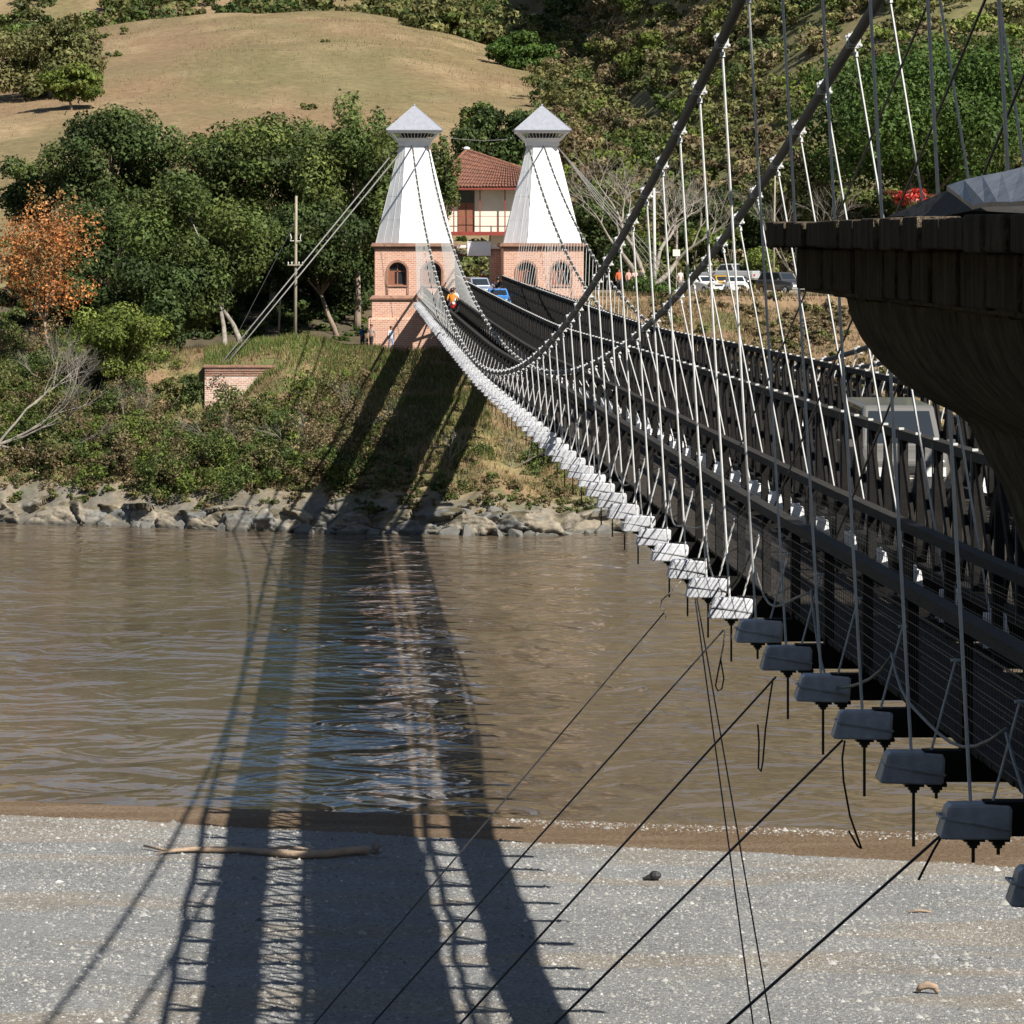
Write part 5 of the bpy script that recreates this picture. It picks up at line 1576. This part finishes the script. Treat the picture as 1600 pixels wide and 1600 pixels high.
# ------------------------------------------------------------------ people
def person(label, loc, rz, shirt, pants, hair=(0.02, 0.015, 0.01), skin=(0.30, 0.16, 0.10), pose='stand', helmet=None, scale=1.0, group=None):
    loc = Vector(loc)
    sit = pose == 'ride'
    J = {}
    hip = .95 if not sit else .86
    J['pelvis'] = ((0, 0, hip), .13)
    J['belly'] = ((0, 0, hip + .2), .125); J['chest'] = ((0, -.02 if not sit else -.06, hip + .40), .15); J['neck'] = ((0, -.02 if not sit else -.08, hip + .56), .06)
    J['head0'] = ((0, -.03 if not sit else -.1, hip + .64), .075); J['head1'] = ((0, -.03 if not sit else -.1, hip + .74), .095); J['head2'] = ((0, -.02 if not sit else -.09, hip + .81), .07)
    E = [('pelvis', 'belly'), ('belly', 'chest'), ('chest', 'neck'), ('neck', 'head0'), ('head0', 'head1'), ('head1', 'head2')]
    for s, n_ in ((-1, 'l'), (1, 'r')):
        J['sh' + n_] = ((s * .19, 0, hip + .48), .065)
        if sit:
            J['el' + n_] = ((s * .28, -.22, hip + .24), .048); J['wr' + n_] = ((s * .30, -.46, hip + .18), .036); J['ha' + n_] = ((s * .29, -.54, hip + .18), .04)
            J['hi' + n_] = ((s * .10, 0, hip - .05), .095); J['kn' + n_] = ((s * .20, -.42, hip - .10), .068); J['an' + n_] = ((s * .20, -.28, hip - .50), .045); J['to' + n_] = ((s * .20, -.44, hip - .55), .045)
        else:
            fw = .10 * s if pose == 'walk' else 0.03 * s
            J['el' + n_] = ((s * .25, .02 + fw * .6, hip + .20), .048); J['wr' + n_] = ((s * .26, -.06 + fw, hip - .03), .034); J['ha' + n_] = ((s * .26, -.08 + fw, hip - .13), .038)
            J['hi' + n_] = ((s * .10, 0, hip - .06), .095); J['kn' + n_] = ((s * .11, -.02 - fw, .50), .066); J['an' + n_] = ((s * .11, .02 - fw * 1.6, .09), .045); J['to' + n_] = ((s * .12, -.14 - fw * 1.6, .045), .042)
        E += [('chest', 'sh' + n_), ('sh' + n_, 'el' + n_), ('el' + n_, 'wr' + n_), ('wr' + n_, 'ha' + n_), ('pelvis', 'hi' + n_), ('hi' + n_, 'kn' + n_), ('kn' + n_, 'an' + n_), ('an' + n_, 'to' + n_)]
    names = list(J)
    me = bpy.data.meshes.new('person'); me.from_pydata([J[n_][0] for n_ in names], [(names.index(a), names.index(b)) for a, b in E], [])
    tmp = bpy.data.objects.new('tmp', me); COL.objects.link(tmp)
    md = tmp.modifiers.new('skin', 'SKIN'); tmp.modifiers.new('sub', 'SUBSURF').levels = 1
    for i, n_ in enumerate(names): me.skin_vertices[0].data[i].radius = (J[n_][1],) * 2
    me.skin_vertices[0].data[names.index('pelvis')].use_root = True
    dg = bpy.context.evaluated_depsgraph_get(); dg.update()
    out = bpy.data.meshes.new_from_object(tmp.evaluated_get(dg))
    bpy.data.objects.remove(tmp, do_unlink=True)
    key = str(len(MATS))
    mats_ = [mat('skin_' + key, skin, .6, var=.1), mat('shirt_' + key, shirt, .85, var=.2, scale=8), mat('trousers_' + key, pants, .9, var=.25, scale=8), M_iron]
    out.materials.clear()
    for m_ in mats_: out.materials.append(m_)
    seg = [(Vector(J[a][0]), Vector(J[b][0]), a, b) for a, b in E]
    for p in out.polygons:
        c = p.center; best = None
        for a, b, na, nb_ in seg:
            d = b - a; t = max(0, min(1, (c - a).dot(d) / d.length_squared)); dist = (c - a - d * t).length
            if best is None or dist < best[0]: best = (dist, na, nb_)
        na, nb_ = best[1], best[2]
        k = 1
        if nb_[:4] == 'head' or nb_[:2] in ('wr', 'ha'): k = 0
        elif nb_[:2] in ('hi', 'kn', 'an'): k = 2
        elif nb_[:2] == 'to': k = 3
        p.material_index = k; p.use_smooth = True
    o = link('person', out, None, loc); o.rotation_euler.z = rz; o.scale = (scale,) * 3
    tag(o, label, 'person', group)
    hz = hip + .76; hy = -.01 if not sit else -.085
    m_ = MB(); m_.ball((0, hy + .012, hz + (.02 if not helmet else 0)), (.105, .115, .10) if not helmet else (.135, .15, .14), 10, 7)
    hm = m_.mesh('hair' if not helmet else 'helmet', mat('hair_' + key, helmet or hair, .5 if not helmet else .25, var=.2), (0, 0, 0), True)
    ho = bpy.data.objects.new('hair' if not helmet else 'helmet', hm); COL.objects.link(ho); ho.parent = o
    return o


def motorbike(label, loc, rz, color):
    loc = Vector(loc); root = empty('motorcycle', loc, label, 'motorcycle'); root.rotation_euler.z = rz
    def place(m_, nm, mt, par=root):
        o = bpy.data.objects.new(nm, m_.mesh(nm, mt, (0, 0, 0), True)); COL.objects.link(o); o.parent = par; return o
    M = paint('bike_paint' + str(len(MATS)), color)
    for y in (-.62, .62):
        m_ = MB()
        ringp = [(0, y + .28 * math.cos(a * pi / 8), .31 + .28 * math.sin(a * pi / 8)) for a in range(17)]
        m_.tube(ringp, .05, 7, cap=False); wo = place(m_, 'wheel', M_tyre)
        m_ = MB()
        for a in range(6): m_.tube([(0, y, .31), (0, y + .26 * math.cos(a * pi / 3), .31 + .26 * math.sin(a * pi / 3))], .012, 4)
        place(m_, 'rim', M_chrome, wo)
    m_ = MB(); m_.tube([(0, -.42, .95), (0, -.62, .31)], .04, 6); m_.tube([(0, .62, .31), (0, .1, .40), (0, -.35, .5), (0, -.42, .9)], .05, 6); place(m_, 'frame', M_iron)
    m_ = MB(); m_.ball((0, -.18, .78), (.15, .28, .14), 9, 6); m_.ball((0, -.50, .72), (.20, .10, .24), 9, 6); place(m_, 'fairing', M)
    m_ = MB(); m_.ball((0, .32, .78), (.15, .40, .08), 9, 6); place(m_, 'seat', M_tyre)
    m_ = MB(); m_.ball((0, -.02, .42), (.16, .24, .18), 8, 6); place(m_, 'engine', M_chrome)
    m_ = MB(); m_.tube([(-.36, -.34, 1.02), (-.12, -.42, .98), (.12, -.42, .98), (.36, -.34, 1.02)], .018, 6); place(m_, 'handlebar', M_iron)
    m_ = MB(); m_.ball((0, -.60, .86), (.10, .05, .10), 9, 6); place(m_, 'headlight', M_lamp)
    m_ = MB(); m_.ball((0, -.66, .60), (.08, .12, .04), 7, 5); place(m_, 'front_fender', M)
    return root


zz = ZB(248) + .19
motorbike('red and white motorcycle riding along the left walkway', (6.02, 248, zz), 0.05, (0.45, 0.02, 0.015))
person('motorcycle rider in an orange vest on the left walkway', (5.98, 248.12, zz), 0.05, (0.75, 0.25, 0.02), (0.04, 0.04, 0.06), pose='ride', helmet=(0.05, 0.015, 0.012))
person('passenger in a white shirt behind the orange vested rider', (6.10, 248.65, zz + .05), 0.05, (0.7, 0.7, 0.7), (0.05, 0.05, 0.08), pose='ride')
z3 = 13.46
motorbike('dark motorcycle behind the grey blue car at the bridge entrance', (9.75, 308, z3), 0.1, (0.3, 0.02, 0.02))
person('rider in red with a white helmet at the bridge entrance', (9.72, 308.1, z3), 0.1, (0.55, 0.03, 0.03), (0.05, 0.05, 0.06), pose='ride', helmet=(0.8, 0.8, 0.8))
motorbike('black motorcycle beside the right truss at the bridge entrance', (10.35, 296, dk(296)), 0.05, (0.02, 0.02, 0.02))
person('rider in black and white beside the right truss', (10.35, 296.1, dk(296)), 0.05, (0.04, 0.04, 0.045), (0.5, 0.5, 0.5), pose='ride', helmet=(0.02, 0.02, 0.02))
b = P(611, 548, 297.4); person('person in white shirt and pale shorts standing before the tower plinth', (b.x, 297.4, gz(b.x, 297.4)), 0.5, (0.6, 0.62, 0.7), (0.25, 0.30, 0.45), pose='walk')
b = P(580, 552, 298.6); person('person in grey shirt and dark shorts at the left tower corner', (b.x, 297.0, gz(b.x, 297.0)), -0.4, (0.36, 0.27, 0.23), (0.03, 0.03, 0.04), pose='walk')
b = P(566, 545, 301); person('person in blue at the shaded side of the left tower', (b.x, 301, gz(b.x, 301)), 0.9, (0.03, 0.10, 0.30), (0.03, 0.04, 0.07))
for (px, Y, sh_, pa, lab) in ((992, 322, (0.75, 0.45, 0.38), (0.7, 0.7, 0.68), 'person in pink top and white trousers at the car park edge'),
                              (982, 323, (0.55, 0.30, 0.25), (0.04, 0.04, 0.05), 'person in faded red top and dark trousers left of the pink top'),
                              (967, 324, (0.6, 0.10, 0.03), (0.05, 0.05, 0.06), 'person in orange red shirt nearest the right tower'),
                              (1001, 324, (0.06, 0.05, 0.05), (0.03, 0.03, 0.03), 'person in dark clothes right of the pink top'),
                              (1063, 321, (0.6, 0.5, 0.47), (0.35, 0.3, 0.28), 'person in pale clothes beside the cream board'),
                              (1188, 331, (0.10, 0.22, 0.45), (0.04, 0.05, 0.08), 'person in blue shirt standing behind the pickup')):
    person(lab, gnd(px, Y), random.uniform(-.6, .6), sh_, pa)

# ------------------------------------------------------------------ tall shade trees on the near bank (out of the picture: right of the bridge; others added left and behind to block sky light)
def big_tree(label, c, R, seed):
    z = float(beach_z(np.array([c[0]]), np.array([c[1]]))[0])
    tree('shade_tree', label, 'tree', c, R, (c[0], c[1], z), 9000, 0.85, DARK, seed, lobes=44, trunk=0.9, shell=0.9, group='shade trees on the near bank')
big_tree('tall dark tree on the near bank right of the bridge, nearest the river', (29.5, 13.5, 46), (11.5, 11, 11), 301)
big_tree('added tree blocking the sky on the near bank left of the camera', (-22, 28, 26), (10, 10, 11), 303)
big_tree('added tree blocking the sky behind the camera on the near bank', (-6, -22, 30), (12, 10, 12), 304)
big_tree('added tree blocking the sky on the near bank left behind the camera', (-25, 2, 30), (12, 11, 12), 305)
big_tree('tall dark tree on the near bank slope behind the river tree', (27, 1, 50), (12, 11, 12), 302)
